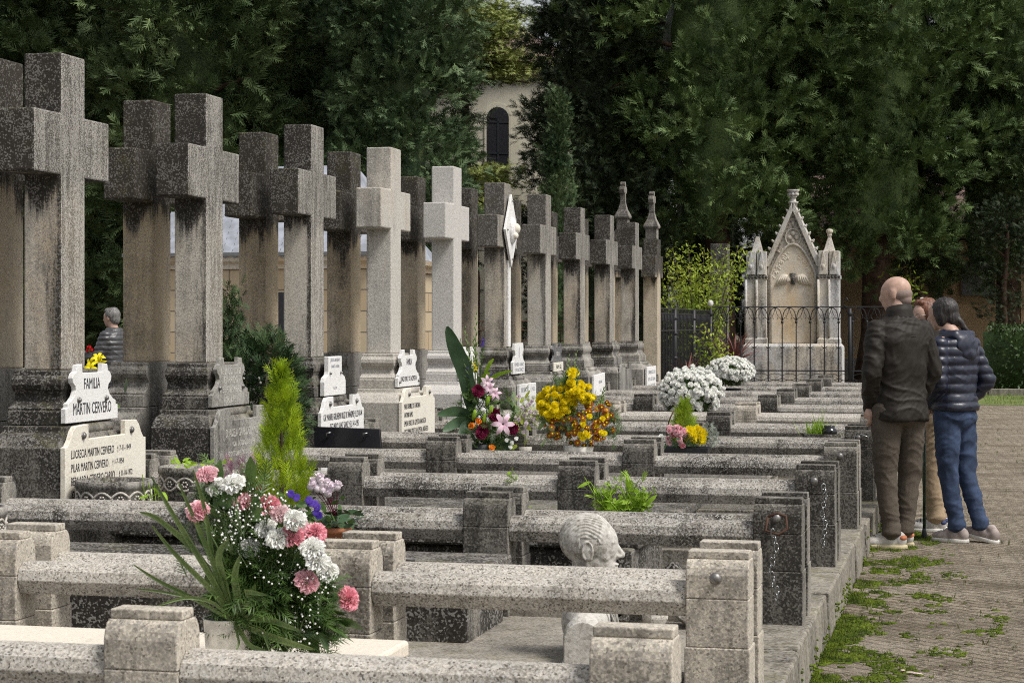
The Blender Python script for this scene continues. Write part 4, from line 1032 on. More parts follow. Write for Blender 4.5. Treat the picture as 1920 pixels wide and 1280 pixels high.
# gable copings, beads, quatrefoil, crockets
m = MB()
for s in (-1, 1):
    m.add([(MX + s * u, MY + y, v) for y in (-.12, .32) for u, v in ((.50, 2.56), (.585, 2.60), (.02, 3.80), (.0, 3.64))], [(0, 1, 2, 3), (4, 5, 6, 7), (0, 1, 5, 4), (1, 2, 6, 5), (2, 3, 7, 6), (3, 0, 4, 7)])
m.build('coping', M['monument'], t, bevel=.006)
m = MB()
for s in (-1, 1):
    for j in range(13):
        f = (j + .5) / 13; m.ell((MX + s * (.455 * (1 - f)), MY - .035, 2.60 + f * .95), (.013, .02, .013), None, 8, 6)
m.build('bead_moulding', M['tomb'], t, True)
for s in (-1, 1):
    for j in range(8):
        m = MB(); f = j / 8; X_ = MX + s * (.60 * (1 - f) + .035); Z_ = 2.62 + f * 1.16
        m.ell((X_ - s * .005, MY - .04, Z_), (.034, .06, .030)); m.ell((X_ + s * .018, MY - .04, Z_ + .022), (.020, .05, .020)); m.build('crocket', M['monument'], t, True)
m = MB(); link_ring(m, (MX, MY - .04, 3.13), .155, .165, .018, Matrix.Identity(3), 24)
for a in range(4):
    m.ell((MX + .07 * math.cos(a * math.pi / 2), MY - .035, 3.13 + .075 * math.sin(a * math.pi / 2)), (.048, .03, .048))
for s in (-1, 1): m.cap((MX + s * .30, MY - .03, 2.78), (MX + s * .20, MY - .03, 2.92), .02, .012, 6); m.cap((MX + s * .26, MY - .03, 2.84), (MX + s * .33, MY - .03, 2.86), .016, .010, 6)
m.ell((MX, MY - .03, 3.40), (.03, .025, .06)); m.build('quatrefoil', M['monument'], t, True)
m = MB(); m.rings([[(MX + r * math.cos(j * math.pi / 4 + .39), MY + r * math.sin(j * math.pi / 4 + .39), z) for j in range(8)] for z, r in [(3.72, .09), (3.78, .085), (3.79, .11), (3.82, .11), (3.83, .065), (3.90, .06), (3.905, .085), (3.92, .085)]])
for a in range(8): m.ell((MX + .085 * math.cos(a * math.pi / 4), MY + .085 * math.sin(a * math.pi / 4), 3.96), (.038, .038, .035), None, 8, 6)
m.lathe([(.0, 3.92), (.07, 3.93), (.09, 3.99), (.13, 4.03), (.13, 4.05), (0, 4.05)], (MX, MY, 0), 12); m.build('finial', M['monument'], t, True)
for s in (-1, 1):
    for (x0, x1) in ((.535, .735), (.755, .955)):
        m = MB(); a, b = sorted((MX + s * x0, MX + s * x1)); c_ = (a + b) / 2
        m.loft([(a - .02, b + .02, MY - .22, MY + .25, 1.082), (a - .02, b + .02, MY - .22, MY + .25, 1.16), (a, b, MY - .19, MY + .25, 1.20), (a, b, MY - .19, MY + .25, 2.30), (a - .02, b + .02, MY - .21, MY + .25, 2.33), (a - .02, b + .02, MY - .21, MY + .25, 2.39)])
        m.loft([(a, b, MY - .19, MY + .25, 2.392), (a, b, MY - .19, MY + .25, 2.86)])
        m.build('buttress', M['monument'], t, bevel=.008)
        m = MB(); m.prism([(a + .01, 2.41), (b - .01, 2.41), (c_, 2.88)], 'y', MY - .235, MY - .191); m.ell((c_, MY - .24, 2.56), (.035, .02, .05)); m.build('gablet', M['monument'], t, bevel=.004)
        m = MB()
        for q in range(4): m.ell((a + (b - a) * q / 3, MY - .20, 2.36), (.035, .035, .035), None, 8, 6)
        m.build('capital', M['tomb'], t, True)
        m = MB(); m.tube([(a - .002, MY - .205, 1.21), (a - .002, MY - .205, 2.31)], .028, 8); m.build('colonnette', M['monument'], t, True)
    c_ = MX + s * (.745 if s < 0 else .745); top = 3.16 if s < 0 else 3.14
    m = MB(); m.loft([(c_ - .11, c_ + .11, MY - .05, MY + .17, 2.862), (c_ - .10, c_ + .10, MY - .04, MY + .16, 2.90), (c_ - .03, c_ + .03, MY + .03, MY + .09, top)])
    if s > 0: m.lathe([(.03, top), (.05, top + .02), (.045, top + .06), (.075, top + .09), (.07, top + .13), (.03, top + .15), (0, top + .15)], (c_, MY + .06, 0), 10)
    m.build('pinnacle', M['monument'], t, bevel=.004)
t.scale = (.93, 1, 1)
X_, Y_ = at(1350, 40.5); t = thing('stone_pier', 'grey stone pier with a moulded cap behind the yellow green shrub', 'pier', (X_, Y_, 0))
m = MB(); m.loft([(X_ - .17, X_ + .17, Y_ - .17, Y_ + .17, -.02), (X_ - .17, X_ + .17, Y_ - .17, Y_ + .17, 2.45), (X_ - .21, X_ + .21, Y_ - .21, Y_ + .21, 2.47), (X_ - .21, X_ + .21, Y_ - .21, Y_ + .21, 2.53), (X_ - .18, X_ + .18, Y_ - .18, Y_ + .18, 2.56), (X_ - .18, X_ + .18, Y_ - .18, Y_ + .18, 3.12)]); m.build('shaft', M['tomb'], t, bevel=.01)

# ---------------------------------------------------------------- iron fences
FY = 36.0
t = thing('iron_fence', 'black iron fence with pointed arches and spiked leaves in front of the gothic monument', 'fence', (-2.7, FY, .2))
xs = [-4.70 + .256 * i for i in range(16)]
m = MB(); m.tube([(xs[0], FY, 1.77), (xs[-1], FY, 1.77)], .012, 6); m.tube([(xs[0], FY, .60), (xs[-1], FY, .60)], .014, 6); m.tube([(xs[0], FY, .30), (xs[-1], FY, .30)], .014, 6); m.build('horizontal_rail', M['iron'], t)
for i, x in enumerate(xs):
    m = MB(); m.tube([(x, FY, .2), (x, FY, .98), (x, FY, 1.02), (x, FY, 1.50)], [.015, .015, .012, .011], 6); m.lathe([(.01, -.03), (.024, -.015), (.024, .015), (.01, .03)], (x, FY, 1.49), 8)
    for s in (-1, 1):
        for u in (-1, 1): m.tube([(x, FY, 1.02), (x + s * .035, FY, 1.02 + u * .012), (x + s * .062, FY, 1.02 + u * .05)], [.008, .006, .001], 5)
    m.build('upright', M['iron'], t)
m = MB()
for i in range(len(xs) - 1):
    a, b = xs[i], xs[i + 1]; w = b - a
    for s, x0 in ((1, a), (-1, b)):
        m.tube([(x0 + s * w * u, FY, 1.50 + .255 * math.sin(v)) for u, v in ((0, 0), (.07, .55), (.18, .95), (.34, 1.3), (.5, 1.57))], .0085, 5)
        m.tube([(x0 + s * w * u, FY - .004, 1.515 + .15 * v) for u, v in ((0, 0), (.16, .35), (.30, .45), (.38, .2))], .006, 5)
        m.tube([(x0 + s * w * u, FY - .004, z) for u, z in ((.5, 1.75), (.40, 1.66), (.30, 1.60), (.22, 1.62))], .006, 5)
m.build('arch_tracery', M['iron'], t)
for i in range(len(xs) - 1):
    m = MB()
    for z in (.37, .485): link_ring(m, ((xs[i] + xs[i + 1]) / 2, FY, z), .125, .06, .006, Matrix.Identity(3), 14)
    m.build('scroll_panel', M['iron'], t)
for x, lb in ((-2.19, ''), (-4.74, '')):
    m = MB(); m.tube([(x, FY - .02, .2), (x, FY - .02, 1.74)], .035, 10); m.lathe([(.035, 1.6), (.05, 1.62), (.05, 1.66), (.035, 1.68)], (x, FY - .02, 0), 10)
    if x > -3:
        m.tube([(x - .03, FY - .02, 1.74), (x - .11, FY - .02, 1.80), (x - .12, FY - .02, 1.90), (x - .05, FY - .02, 1.93), (x - .03, FY - .02, 1.86)], .01, 6)
    p = m.build('post', M['iron'], t, True)
    if x < -3: MB().ell((x, FY - .02, 1.84), (.055, .055, .065)).build('ball_finial', M['potwhite'], p, True)
t = thing('iron_fence', 'dense black iron side fence running away from the farthest crosses, with a white ball finial', 'fence', (-4.75, 31.5, .2))
m = MB()
for z in (.45, 1.35, 1.62, 1.70): m.tube([(-4.75, 29.45, z), (-4.75, 35.9, z)], .013, 6)
m.build('horizontal_rail', M['iron'], t)
m = MB(); n = 40
for i in range(n):
    y = 29.55 + i * .16; m.tube([(-4.75, y, .2), (-4.75, y, 1.70)], .0095, 5)
    m.tube([(-4.75, y, 1.36), (-4.75, y + .03, 1.5), (-4.75, y + .08, 1.61)], .006, 4); m.tube([(-4.75, y + .16, 1.36), (-4.75, y + .13, 1.5), (-4.75, y + .08, 1.61)], .006, 4)
o = m.build('bars', M['iron'], t)
for y in (29.42, 31.6, 33.8):
    m = MB(); m.tube([(-4.75, y, .2), (-4.75, y, 1.70)], .04, 10)
    for z in (.9, 1.3, 1.55): m.lathe([(.04, z - .03), (.058, z), (.04, z + .03)], (-4.75, y, 0), 10)
    p = m.build('post', M['iron'], t, True)
    if y < 30: m = MB(); m.ell((-4.75, y, 1.81), (.055, .055, .065)); m.lathe([(.03, 1.70), (.045, 1.72), (.02, 1.75)], (-4.75, y, 0), 10); m.build('ball_finial', M['potwhite'], p, True)
t = thing('rusty_fence', 'rusty wrought iron fence with scrolls and a spired post, behind the cross rows', 'fence', (-6.3, 29.5, .2))
for x in (-7.9, -6.12):
    m = MB(); m.tube([(x, 29.5, .2), (x, 29.5, 1.62)], .035, 8); m.lathe([(.035, 1.62), (.055, 1.64), (.03, 1.68), (.045, 1.72), (.02, 1.78), (.0, 1.92)], (x, 29.5, 0), 10); m.build('post', M['rustiron'], t, True)
m = MB()
for i in range(20):
    x = -8.3 + i * .16; m.tube([(x, 29.5, .2), (x, 29.5, 1.35)], .010, 5); link_ring(m, (x + .08, 29.5, 1.43), .065, .07, .006, Matrix.Identity(3), 12)
for z in (.5, 1.2, 1.36, 1.5): m.tube([(-8.4, 29.5, z), (-5.4, 29.5, z)], .010, 5)
m.build('bars', M['rustiron'], t)

# ---------------------------------------------------------------- shrubs and hedge
def branching(name, label, cat, base, tips, leafmat_, woodmat, nleaf, lsize, spread, rng, tpls, up=.3, group=None):
    t = thing(name, label, cat, base, group=group); b = MB(); acc = Acc(); base = np.array(base, float)
    for tip in tips:
        tip = np.array(tip, float); mid = base * .45 + tip * .55 + [0, 0, .25 * np.linalg.norm(tip[:2] - base[:2])]
        pts = [(1 - s) ** 2 * base + 2 * s * (1 - s) * mid + s * s * tip for s in np.linspace(0, 1, 7)]
        b.tube([tuple(p) for p in pts], [.018 * (1 - .8 * i / 6) + .002 for i in range(7)], 5)
        s = rng.uniform(.3, 1, nleaf)[:, None]
        P = (1 - s) ** 2 * base + 2 * s * (1 - s) * mid + s * s * tip + rng.normal(size=(nleaf, 3)) * spread
        D = rng.normal(size=(nleaf, 3)) + [0, 0, up]; add_sprays(acc, rng, P, D, rng.uniform(.6, 1.2, nleaf) * lsize, tpls, .5)
    b.build('stems', woodmat, t, True); acc.build('leaves', leafmat_, t); return t
rng = np.random.default_rng(21)
def P3(px, py, d):
    X, Y = at(px, d); return (X, Y, EYE - (py - HOR) * d / F)
LEAF2 = [quads_from([blade((0, 0, 0), (0, 1, 0), .45, .1, 3)])]
bs = P3(1310, 730, 36.6); bs = (bs[0], bs[1], .2)
tips = [P3(x, y, 36.6 + rng.uniform(-.8, .8)) for x, y in [(1250, 500), (1262, 470), (1290, 455), (1320, 470), (1335, 490), (1360, 470), (1385, 460), (1395, 475), (1270, 530), (1300, 540), (1245, 560), (1325, 560), (1350, 500), (1290, 500), (1250, 535), (1375, 500), (1310, 520)]]
branching('yellow_green_shrub', 'bright yellow green arching shrub beside the black iron fence', 'shrub', bs, tips, M['shrub'], M['barklight'], 230, .075, (.13, .13, .07), rng, LEAF2)
bs2 = P3(1318, 730, 33.5); bs2 = (-3.9, bs2[1], .2)
tips = [P3(x, y, 33.6) for x, y in [(1300, 625), (1320, 612), (1335, 640), (1305, 660), (1325, 670), (1312, 640)]]
branching('yellow_green_shrub', 'smaller yellow green bush inside the fence, in front of its bars', 'shrub', bs2, tips, M['shrub'], M['barklight'], 90, .07, (.10, .10, .07), rng, LEAF2)
def cordyline(label, x, y, z, n, L, rng):
    t = thing('cordyline', label, 'plant', (x, y, z), group='dark red cordylines')
    acc = Acc(); st = quads_from([blade((0, 0, 0), (0, 1, 0), .07, .18, 5)])
    a = rng.uniform(0, 6.28, n); el = rng.uniform(.15, 1.4, n); D = np.stack([np.cos(a) * np.cos(el), np.sin(a) * np.cos(el), np.sin(el)], 1)
    V, Fc = scatter(st[0], st[1], frames(D, L * rng.uniform(.6, 1.1, n), rng, upbias=.1), np.tile([x, y, z + .05], (n, 1))); acc.add(V, Fc); acc.build('leaves', M['cordy'], t)
x, y, _ = P3(1290, 690, 31); cordyline('spiky dusty red cordyline in front of the side fence', x, y, .55, 34, .42, rng)
m = MB(); m.lathe([(.09, .2), (.14, .22), (.16, .55), (.13, .55), (.0, .53)], (x, y, 0), 16); tag(m.build('flower_pot', M['terracotta'], None, True), 'terracotta pot holding the small red cordyline', 'pot')
x, y, _ = P3(1378, 690, 37.2); cordyline('larger dark red cordyline behind the arched iron fence', x, y, .7, 110, .62, rng)
m = MB(); m.lathe([(.14, .2), (.2, .22), (.22, .7), (.18, .7), (.0, .68)], (x, y, 0), 16); tag(m.build('flower_pot', M['tomb'], None, True), 'stone tub under the larger dark red cordyline', 'pot')
# juniper between the crosses
t = thing('juniper_bush', 'scruffy juniper bush with pale berries between the second and third crosses', 'bush', (-4.66, 12.35, .2))
acc = Acc(); n = 2200; P = rng.normal(size=(n, 3)); P /= np.linalg.norm(P, axis=1)[:, None]; P *= rng.uniform(.55, 1.0, n)[:, None] ** .5
D = P + rng.normal(size=(n, 3)) * .4 + [0, 0, .3]; P = P * [.24, .44, .52] + [-4.66, 12.36, .86]
add_sprays(acc, rng, P, D, rng.uniform(.07, .15, n), SPR, .6)
n = 260; P = rng.normal(size=(n, 3)) * [.05, .05, .12] + [-4.76, 12.02, 1.38]; add_sprays(acc, rng, P, rng.normal(size=(n, 3)) * .4 + [0, 0, 1], rng.uniform(.06, .11, n), SPR, .6)
acc.build('foliage', M['juniper'], t)
b = MB()
for a in range(14):
    th = a * .9; e = (-4.66 + .22 * math.cos(th), 12.36 + .38 * math.sin(th), .8 + .4 * rng.random()); b.tube([(-4.66, 12.4, .2), ((-4.66 + e[0]) / 2, (12.4 + e[1]) / 2, .6), e], [.02, .012, .004], 5)
for a in range(12):
    z0 = .9 + .03 * a; b.tube([(-4.62, 12.1, z0), (-4.52, 11.98 + .02 * a, z0 + .06), (-4.45, 11.90, z0 + .1 * rng.random())], [.003, .003, .002], 4)
b.build('stems', M['barklight'], t, True)
b = MB()
for a in range(70):
    v = rng.normal(size=3); v /= np.linalg.norm(v); v[1] = -abs(v[1]); v[2] = abs(v[2]) * .8; p = v * [.25, .45, .53] + [-4.66, 12.36, .86]; b.ell(tuple(p), (.010, .010, .010), None, 6, 4)
b.build('berries', M['bustm'], t, True)
# clipped hedge
t = thing('clipped_hedge', 'clipped dark green hedge along the far building on the right', 'hedge', (6, 42.0, 0))
acc = Acc(); n = 15000
P = np.stack([rng.uniform(.3, 8, n), 41.3 + rng.random(n) ** 2 * 1.0, rng.uniform(.02, 1.42, n)], 1)
top = rng.random(n) < .3; P[top, 2] = 1.36 + rng.normal(size=top.sum()) * .04; P[top, 1] = rng.uniform(41.3, 42.4, top.sum())
P[:, 1] += .10 * np.sin(P[:, 0] * 2.3) + .05 * np.sin(P[:, 0] * 7)
D = rng.normal(size=(n, 3)) * .8 + [0, -.6, .3]; add_sprays(acc, rng, P, D, rng.uniform(.05, .10, n), LEAF2, .6)
q = MB(); q.box(.2, 8.2, 41.55, 42.4, 0, 1.3); acc.quads(q); acc.build('foliage', M['hedge'], t)
# soil heap and lawn blades
m = MB()
for j in range(46):
    m.ell((2.15 + j * .055 + random.uniform(-.03, .03), 35.3 + random.uniform(-.12, .12), .03 + .03 * math.sin(j * .3)), (random.uniform(.05, .11), .08, random.uniform(.04, .09) + .0012 * j), None, 8, 5)
m.v = [(x, y, z + .02 * noise.noise(Vector((x * 9, y * 9, z * 9)))) for x, y, z in m.v]
o = m.build('soil_heap', M['soil'], None); tag(o, 'heap of freshly dug dark soil on the path before the hedge', 'soil heap')
acc = Acc(); n = 3500; st = quads_from([blade((0, 0, 0), (0, 1, 0), .10, .1, 2)])
P = np.stack([rng.uniform(.2, 6, n), rng.uniform(36.2, 40.8, n), np.full(n, .0)], 1); D = rng.normal(size=(n, 3)) * .35 + [0, 0, 1]
V, Fc = scatter(st[0], st[1], frames(D, rng.uniform(.03, .09, n), rng), P); acc.add(V, Fc); o = acc.build('lawn_grass', M['grass']); o['kind'] = 'stuff'
# a bright leafy bush behind the man's head
X_, Y_, Z_ = P3(1692, 512, 45); branching('yellow_green_shrub', 'light green bush far behind the bald head', 'shrub', (X_, Y_, 0), [(X_ + dx, Y_, Z_ + dz) for dx, dz in ((-.2, .05), (.1, .1), (.3, -.1), (0, -.1), (.2, .2))], M['shrub'], M['barklight'], 50, .13, (.12, .1, .08), rng, LEAF2)

# ---------------------------------------------------------------- moss, weeds and litter on the path
def moss_patch():
    acc = Acc(); rg = np.random.default_rng(31); n = 15000
    y = 5.2 + rg.random(n) ** 1.1 * 9.5; w = .18 + .62 * np.exp(-((y - 10.2) / 3.0) ** 2)
    x = -.63 + rg.random(n) ** 2.3 * w
    dens = np.array([noise.noise(Vector((a * 4.2, b * 2.6, 0))) + .55 * noise.noise(Vector((a * 12, b * 9, 3))) for a, b in zip(x, y)])
    k = (dens > -.12 + .75 * (x + .63) / 1.0) | (rg.random(n) < .012); x = x[k]; y = y[k]; n = len(x)
    V = []; Fc = []
    m = MB(); m.ell((0, 0, 0), (1, 1, .5), None, 7, 4); tv = np.array(m.v, np.float32); tf = np.array([f if len(f) == 4 else f + (f[-1],) for f in m.f])
    sc = rg.uniform(.006, .017, n); Mx = np.zeros((n, 3, 3)); Mx[:, 0, 0] = sc * rg.uniform(.8, 1.6, n); Mx[:, 1, 1] = sc; Mx[:, 2, 2] = sc * rg.uniform(.4, .9, n)
    V, Fc = scatter(tv, tf, Mx, np.stack([x, y, np.full(n, .001)], 1)); V = V + rg.normal(size=V.shape) * .0014; acc.add(V, Fc)
    st = quads_from([blade((0, 0, 0), (0, 1, 0), .3, .1, 1)]); q = 3
    P = np.repeat(np.stack([x, y, np.full(n, .002)], 1), q, 0) + rg.normal(size=(n * q, 3)) * [.015, .015, .003]; D = rg.normal(size=P.shape) * .5 + [0, 0, 1]
    V, Fc = scatter(st[0], st[1], frames(D, rg.uniform(.010, .022, len(P)), rg), P); acc.add(V, Fc)
    n = 1500; y2 = rg.uniform(5.0, 22, n); z2 = rg.random(n) ** 2.5 * .12; kk = np.array([noise.noise(Vector((a * 3.1, b * 9, 7))) for a, b in zip(y2, z2)]) > .12
    y2 = y2[kk]; z2 = z2[kk]; n = len(y2); sc = rg.uniform(.006, .014, n); Mx = np.zeros((n, 3, 3)); Mx[:, 0, 0] = sc * .6; Mx[:, 1, 1] = sc; Mx[:, 2, 2] = sc
    V, Fc = scatter(tv, tf, Mx, np.stack([np.full(n, -.642), y2, z2], 1)); acc.add(V, Fc)
    return acc
o = moss_patch().build('moss', M['moss']); o['kind'] = 'stuff'
rg = np.random.default_rng(77); acc = Acc()
n = 900; yy = 5 + rg.random(n) ** 1.3 * 26; xx = rg.uniform(-.6, 3.4, n) * (1 + .02 * yy) - .02; xx = np.maximum(xx, -.6)
P = np.repeat(np.stack([xx, yy, np.zeros(n)], 1), 4, 0); D = rg.normal(size=P.shape) * .28 + [0, 0, 1]; st = quads_from([blade((0, 0, 0), (0, 1, 0), .14, .1, 2)])
V, Fc = scatter(st[0], st[1], frames(D, rg.uniform(.012, .040, len(P)), rg), P + rg.normal(size=P.shape) * [.008, .008, 0]); acc.add(V, Fc)
wm = leafmat('path_weeds', (.07, .075, .03), (.14, .17, .04), 3); o = acc.build('path_weeds', wm); o['kind'] = 'stuff'
# fallen leaves
acc = Acc(); n = 130; P = np.stack([rg.uniform(-.6, 2.6, n), 5.5 + rg.random(n) * 12, np.full(n, .008)], 1); D = rg.normal(size=(n, 3)) * [1, 1, .06]
V, Fc = scatter(LEAF[0] * [1, 1, .6], LEAF[1], frames(D, rg.uniform(.02, .045, n), rg, upbias=.1), P); acc.add(V, Fc); o = acc.build('fallen_leaves', M['dry']); o['kind'] = 'stuff'
m = MB()
for j in range(16):
    a = random.uniform(-.5, .5); c = Vector((-.02 + random.uniform(-.05, .06), 7.78 + random.uniform(-.03, .03), .012 + random.random() * .02)); m.tube([c - Vector((.07, .02 * a, 0)), c + Vector((0, a * .03, .012)), c + Vector((.07, .03 * a, -.004))], [.003, .006, .002], 5)
tag(m.build('dead_bouquet', M['dry'], None), 'withered brown bunch of stems lying on the path near the bottom right', 'debris')
acc = Acc(); V, Fc = scatter(LEAF[0], LEAF[1], frames(np.array([[1., .3, .1], [.8, -.4, .1], [-.3, 1, .1]]), np.array([.05, .045, .04]), rg, upbias=.05), np.array([[-.27, 8.22, .012], [-.24, 8.20, .014], [-.28, 8.23, .016]])); acc.add(V, Fc)
tag(acc.build('fallen_petals', M['palepink_f']), 'pale pink fallen petals on the moss beside the kerb', 'petals')
acc = Acc(); V, Fc = scatter(LEAF[0], LEAF[1], frames(np.array([[1., .3, .1], [.8, -.4, .1], [-.3, 1, .1]]), np.array([.05, .045, .04]), rg, upbias=.05), np.array([[-.42, 7.10, .012], [-.39, 7.08, .014], [-.44, 7.11, .016]])); acc.add(V, Fc)
tag(acc.build('fallen_petals', M['lilac_f']), 'lilac fallen petals near the kerb at the bottom of the photo', 'petals')
# ---------------------------------------------------------------- flower heads
def carnation_tpl(seed):
    rg = random.Random(seed); strips = []
    for layer, (n, el, r1) in enumerate([(8, -6, .96), (8, 14, 1.0), (8, 32, .98), (7, 50, .95), (6, 66, .92), (4, 82, .88)]):
        for i in range(n):
            a = 2 * math.pi * (i + .5 * (layer % 2)) / n + rg.uniform(-.3, .3); e = R(el + rg.uniform(-12, 12)); w = (1.15 if el < 60 else 1.9) * rg.uniform(.8, 1.2)
            tw = rg.uniform(-.25, .25); r1_ = r1 * rg.uniform(.84, 1.06); ph = rg.uniform(0, 6.28); cols = []; K = 7
            for k in range(K + 1):
                u = k / K - .5; row = []
                for f in (.12, .5, .78, 1.0):
                    wob = (.26 * math.sin(ph + k * 2.1) + rg.uniform(-.06, .06)) * f ** 2 + tw * u
                    r = (.08 + (r1_ - .08) * f) * (1 - .35 * u * u * f) * (1 + (rg.uniform(-.05, .05) if f == 1 else 0))
                    row.append((r * math.cos(e + wob) * math.cos(a + w * u * f ** .5), r * math.cos(e + wob) * math.sin(a + w * u * f ** .5), r * math.sin(e + wob) * .78 - .10))
                cols.append(row)
            for k in range(K): strips.append([(cols[k][q], cols[k + 1][q]) for q in range(4)])
    v, f = quads_from(strips); return v[:, [0, 2, 1]], f      # faces local +Y
def pompon_tpl(n, seed, w=.30, L=.5, dome=1.0):
    rg = random.Random(seed); strips = []
    for i in range(n):
        z = 1 - (1.15 * dome) * (i + .5) / n; rr_ = math.sqrt(max(0, 1 - z * z)); a = i * 2.39996
        d = Vector((rr_ * math.cos(a), rr_ * math.sin(a), z + .15)).normalized(); s = d.cross(Vector((0, 0, 1)))
        s = s.normalized() if s.length > .01 else Vector((1, 0, 0)); l = 1 * rg.uniform(.85, 1.1)
        b = d * (1 - L) * l; e = d * l + Vector((0, 0, .10)); mid = (b + e) / 2
        strips.append([(tuple(b - s * w * .3), tuple(b + s * w * .3)), (tuple(mid - s * w * .5), tuple(mid + s * w * .5)), (tuple(e - s * w * .25), tuple(e + s * w * .25))])
    v, f = quads_from(strips); q = MB(); q.ell((0, 0, 0), (.66, .66, .72), None, 8, 5); k = len(v)
    return np.concatenate([v[:, [0, 2, 1]], np.array(q.v, np.float32)[:, [0, 2, 1]]]), np.concatenate([f, np.array([g if len(g) == 4 else g + (g[-1],) for g in q.f]) + k])
def star_tpl(n, w, cup=.25, droop=.3):
    strips = []
    for i in range(n):
        a = 2 * math.pi * i / n; c, s = math.cos(a), math.sin(a); st = []
        for f, ww in ((.08, .3), (.4, 1.0), (.75, .9), (1.0, .1)):
            z = cup * math.sin(f * 2.2) - droop * f * f
            st.append(((f * c - s * ww * w / 2, f * s + c * ww * w / 2, z), (f * c + s * ww * w / 2, f * s - c * ww * w / 2, z)))
        strips.append(st)
    v, f = quads_from(strips); return v[:, [0, 2, 1]], f
CARN = [carnation_tpl(s) for s in range(4)]; POM = [pompon_tpl(64, s) for s in range(3)]; POMF = [pompon_tpl(110, s + 5, .22, .6) for s in range(2)]
DAISY = star_tpl(14, .34, .12, .12); LILY = star_tpl(6, .42, .45, .5); CUP = pompon_tpl(10, 3, .8, .8, .5)
mm = MB(); mm.ell((0, 0, 0), (1, 1, 1), None, 6, 4); BALL = (np.array(mm.v, np.float32), np.array([f if len(f) == 4 else f + (f[-1],) for f in mm.f]))
def heads(tpls, P, D, size, rng):
    acc = Acc(); P = np.array(P, float); D = np.array(D, float); size = np.broadcast_to(size, (len(P),)).astype(float)
    k = rng.integers(0, len(tpls), len(P))
    for i, (tv, tf) in enumerate(tpls):
        s = k == i
        if s.any(): V, Fc = scatter(tv, tf, frames(D[s], size[s], rng), P[s]); acc.add(V, Fc)
    return acc
TC = {}
def each(name, tpls, P, D, size, rng, mat, parent, limit=100):
    """every flower head an object of its own; past the limit the ones farthest from the camera become one mesh"""
    P = np.array(P, float); D = np.array(D, float); size = np.broadcast_to(size, (len(P),)).astype(float)
    Mx = frames(D, size, rng); k = rng.integers(0, len(tpls), len(P)); org = ORG[parent.name]
    order = np.argsort(P[:, 1]); front = order[:limit]; rest = order[limit:]
    for i in front:
        key = (id(tpls[k[i]]), mat.name)
        if key not in TC:
            o = raw_mesh(name, tpls[k[i]][0], tpls[k[i]][1], mat); TC[key] = o.data; bpy.data.objects.remove(o)
        o = bpy.data.objects.new(name, TC[key]); COL.objects.link(o); o.parent = parent
        m4 = Matrix([list(r) + [0] for r in Mx[i].tolist()] + [[0, 0, 0, 1]]); o.matrix_local = Matrix.Translation(Vector(P[i].tolist()) - org) @ m4
    if len(rest):
        acc = Acc()
        for q, (tv, tf) in enumerate(tpls):
            s = rest[k[rest] == q]
            if len(s): V, Fc = scatter(tv, tf, Mx[s], P[s]); acc.add(V, Fc)
        o = acc.build(name, mat, parent); o['kind'] = 'stuff'
def stem_tube(b, p0, p1, r=.0025, bow=.03):
    p0 = Vector(p0); p1 = Vector(p1); b.tube([p0, p0.lerp(p1, .5) + Vector((0, 0, bow)), p1], r, 5)

# ---------------------------------------------------------------- carnation bouquet in the foreground
rng = np.random.default_rng(100)
D0 = 5.66; PC = P3(428, 1165, D0); PB = (PC[0], PC[1], .457)
t = thing('carnation_bouquet', 'large bouquet of pink and white carnations with strap leaves in a white pot', 'bouquet', PB)
m = MB(); m.lathe([(0, 0), (.058, 0), (.062, .01), (.072, .138), (.075, .142), (.070, .142), (.058, .02), (0, .02)], PB, 32); m.build('pot', M['potwhite'], t, True)
m = MB(); m.lathe([(0, .10), (.066, .12), (.0, .135)], PB, 20); m.build('floral_foam', M['leafbig'], t, True)
hub = Vector((PB[0] + .05, PB[1], .60))
fl = {'pink_f': [(370, 958), (463, 941), (575, 1090), (388, 889)], 'deep': [(503, 947), (548, 1004), (592, 999), (653, 1122)], 'pale': [(527, 962), (560, 985)], 'white': [(437, 906), (406, 913), (499, 991), (553, 974), (468, 1026), (586, 1029), (613, 1071), (520, 1010), (596, 1052)]}
M['deep_f'] = leafmat('deep_pink_petals', (.84, .32, .39), (.92, .54, .59), 22, trans=.25)
st = MB()
for key, mk in (('pink_f', 'pink_f'), ('deep', 'deep_f'), ('pale', 'palepink_f'), ('white', 'white_f')):
    for (px, py) in fl[key]:
        dd = D0 + random.uniform(-.10, .05); p = Vector(P3(px, py, dd)); dr = (p - hub).normalized() * .7 + Vector((0, -.75, .25))
        sz = (.0385 if key != 'pale' else .033) * random.uniform(.92, 1.06)
        a = heads(CARN, [tuple(p)], [tuple(dr)], sz, rng); o = a.build('carnation', M[mk], t, True)
        dn = dr.normalized(); stem_tube(st, hub, p - dn * .02); st.lathe([(.005, -.03), (.012, -.02), (.014, 0)], tuple(p - dn * .012), 8)
st.build('stems', M['leaf'], t, True)
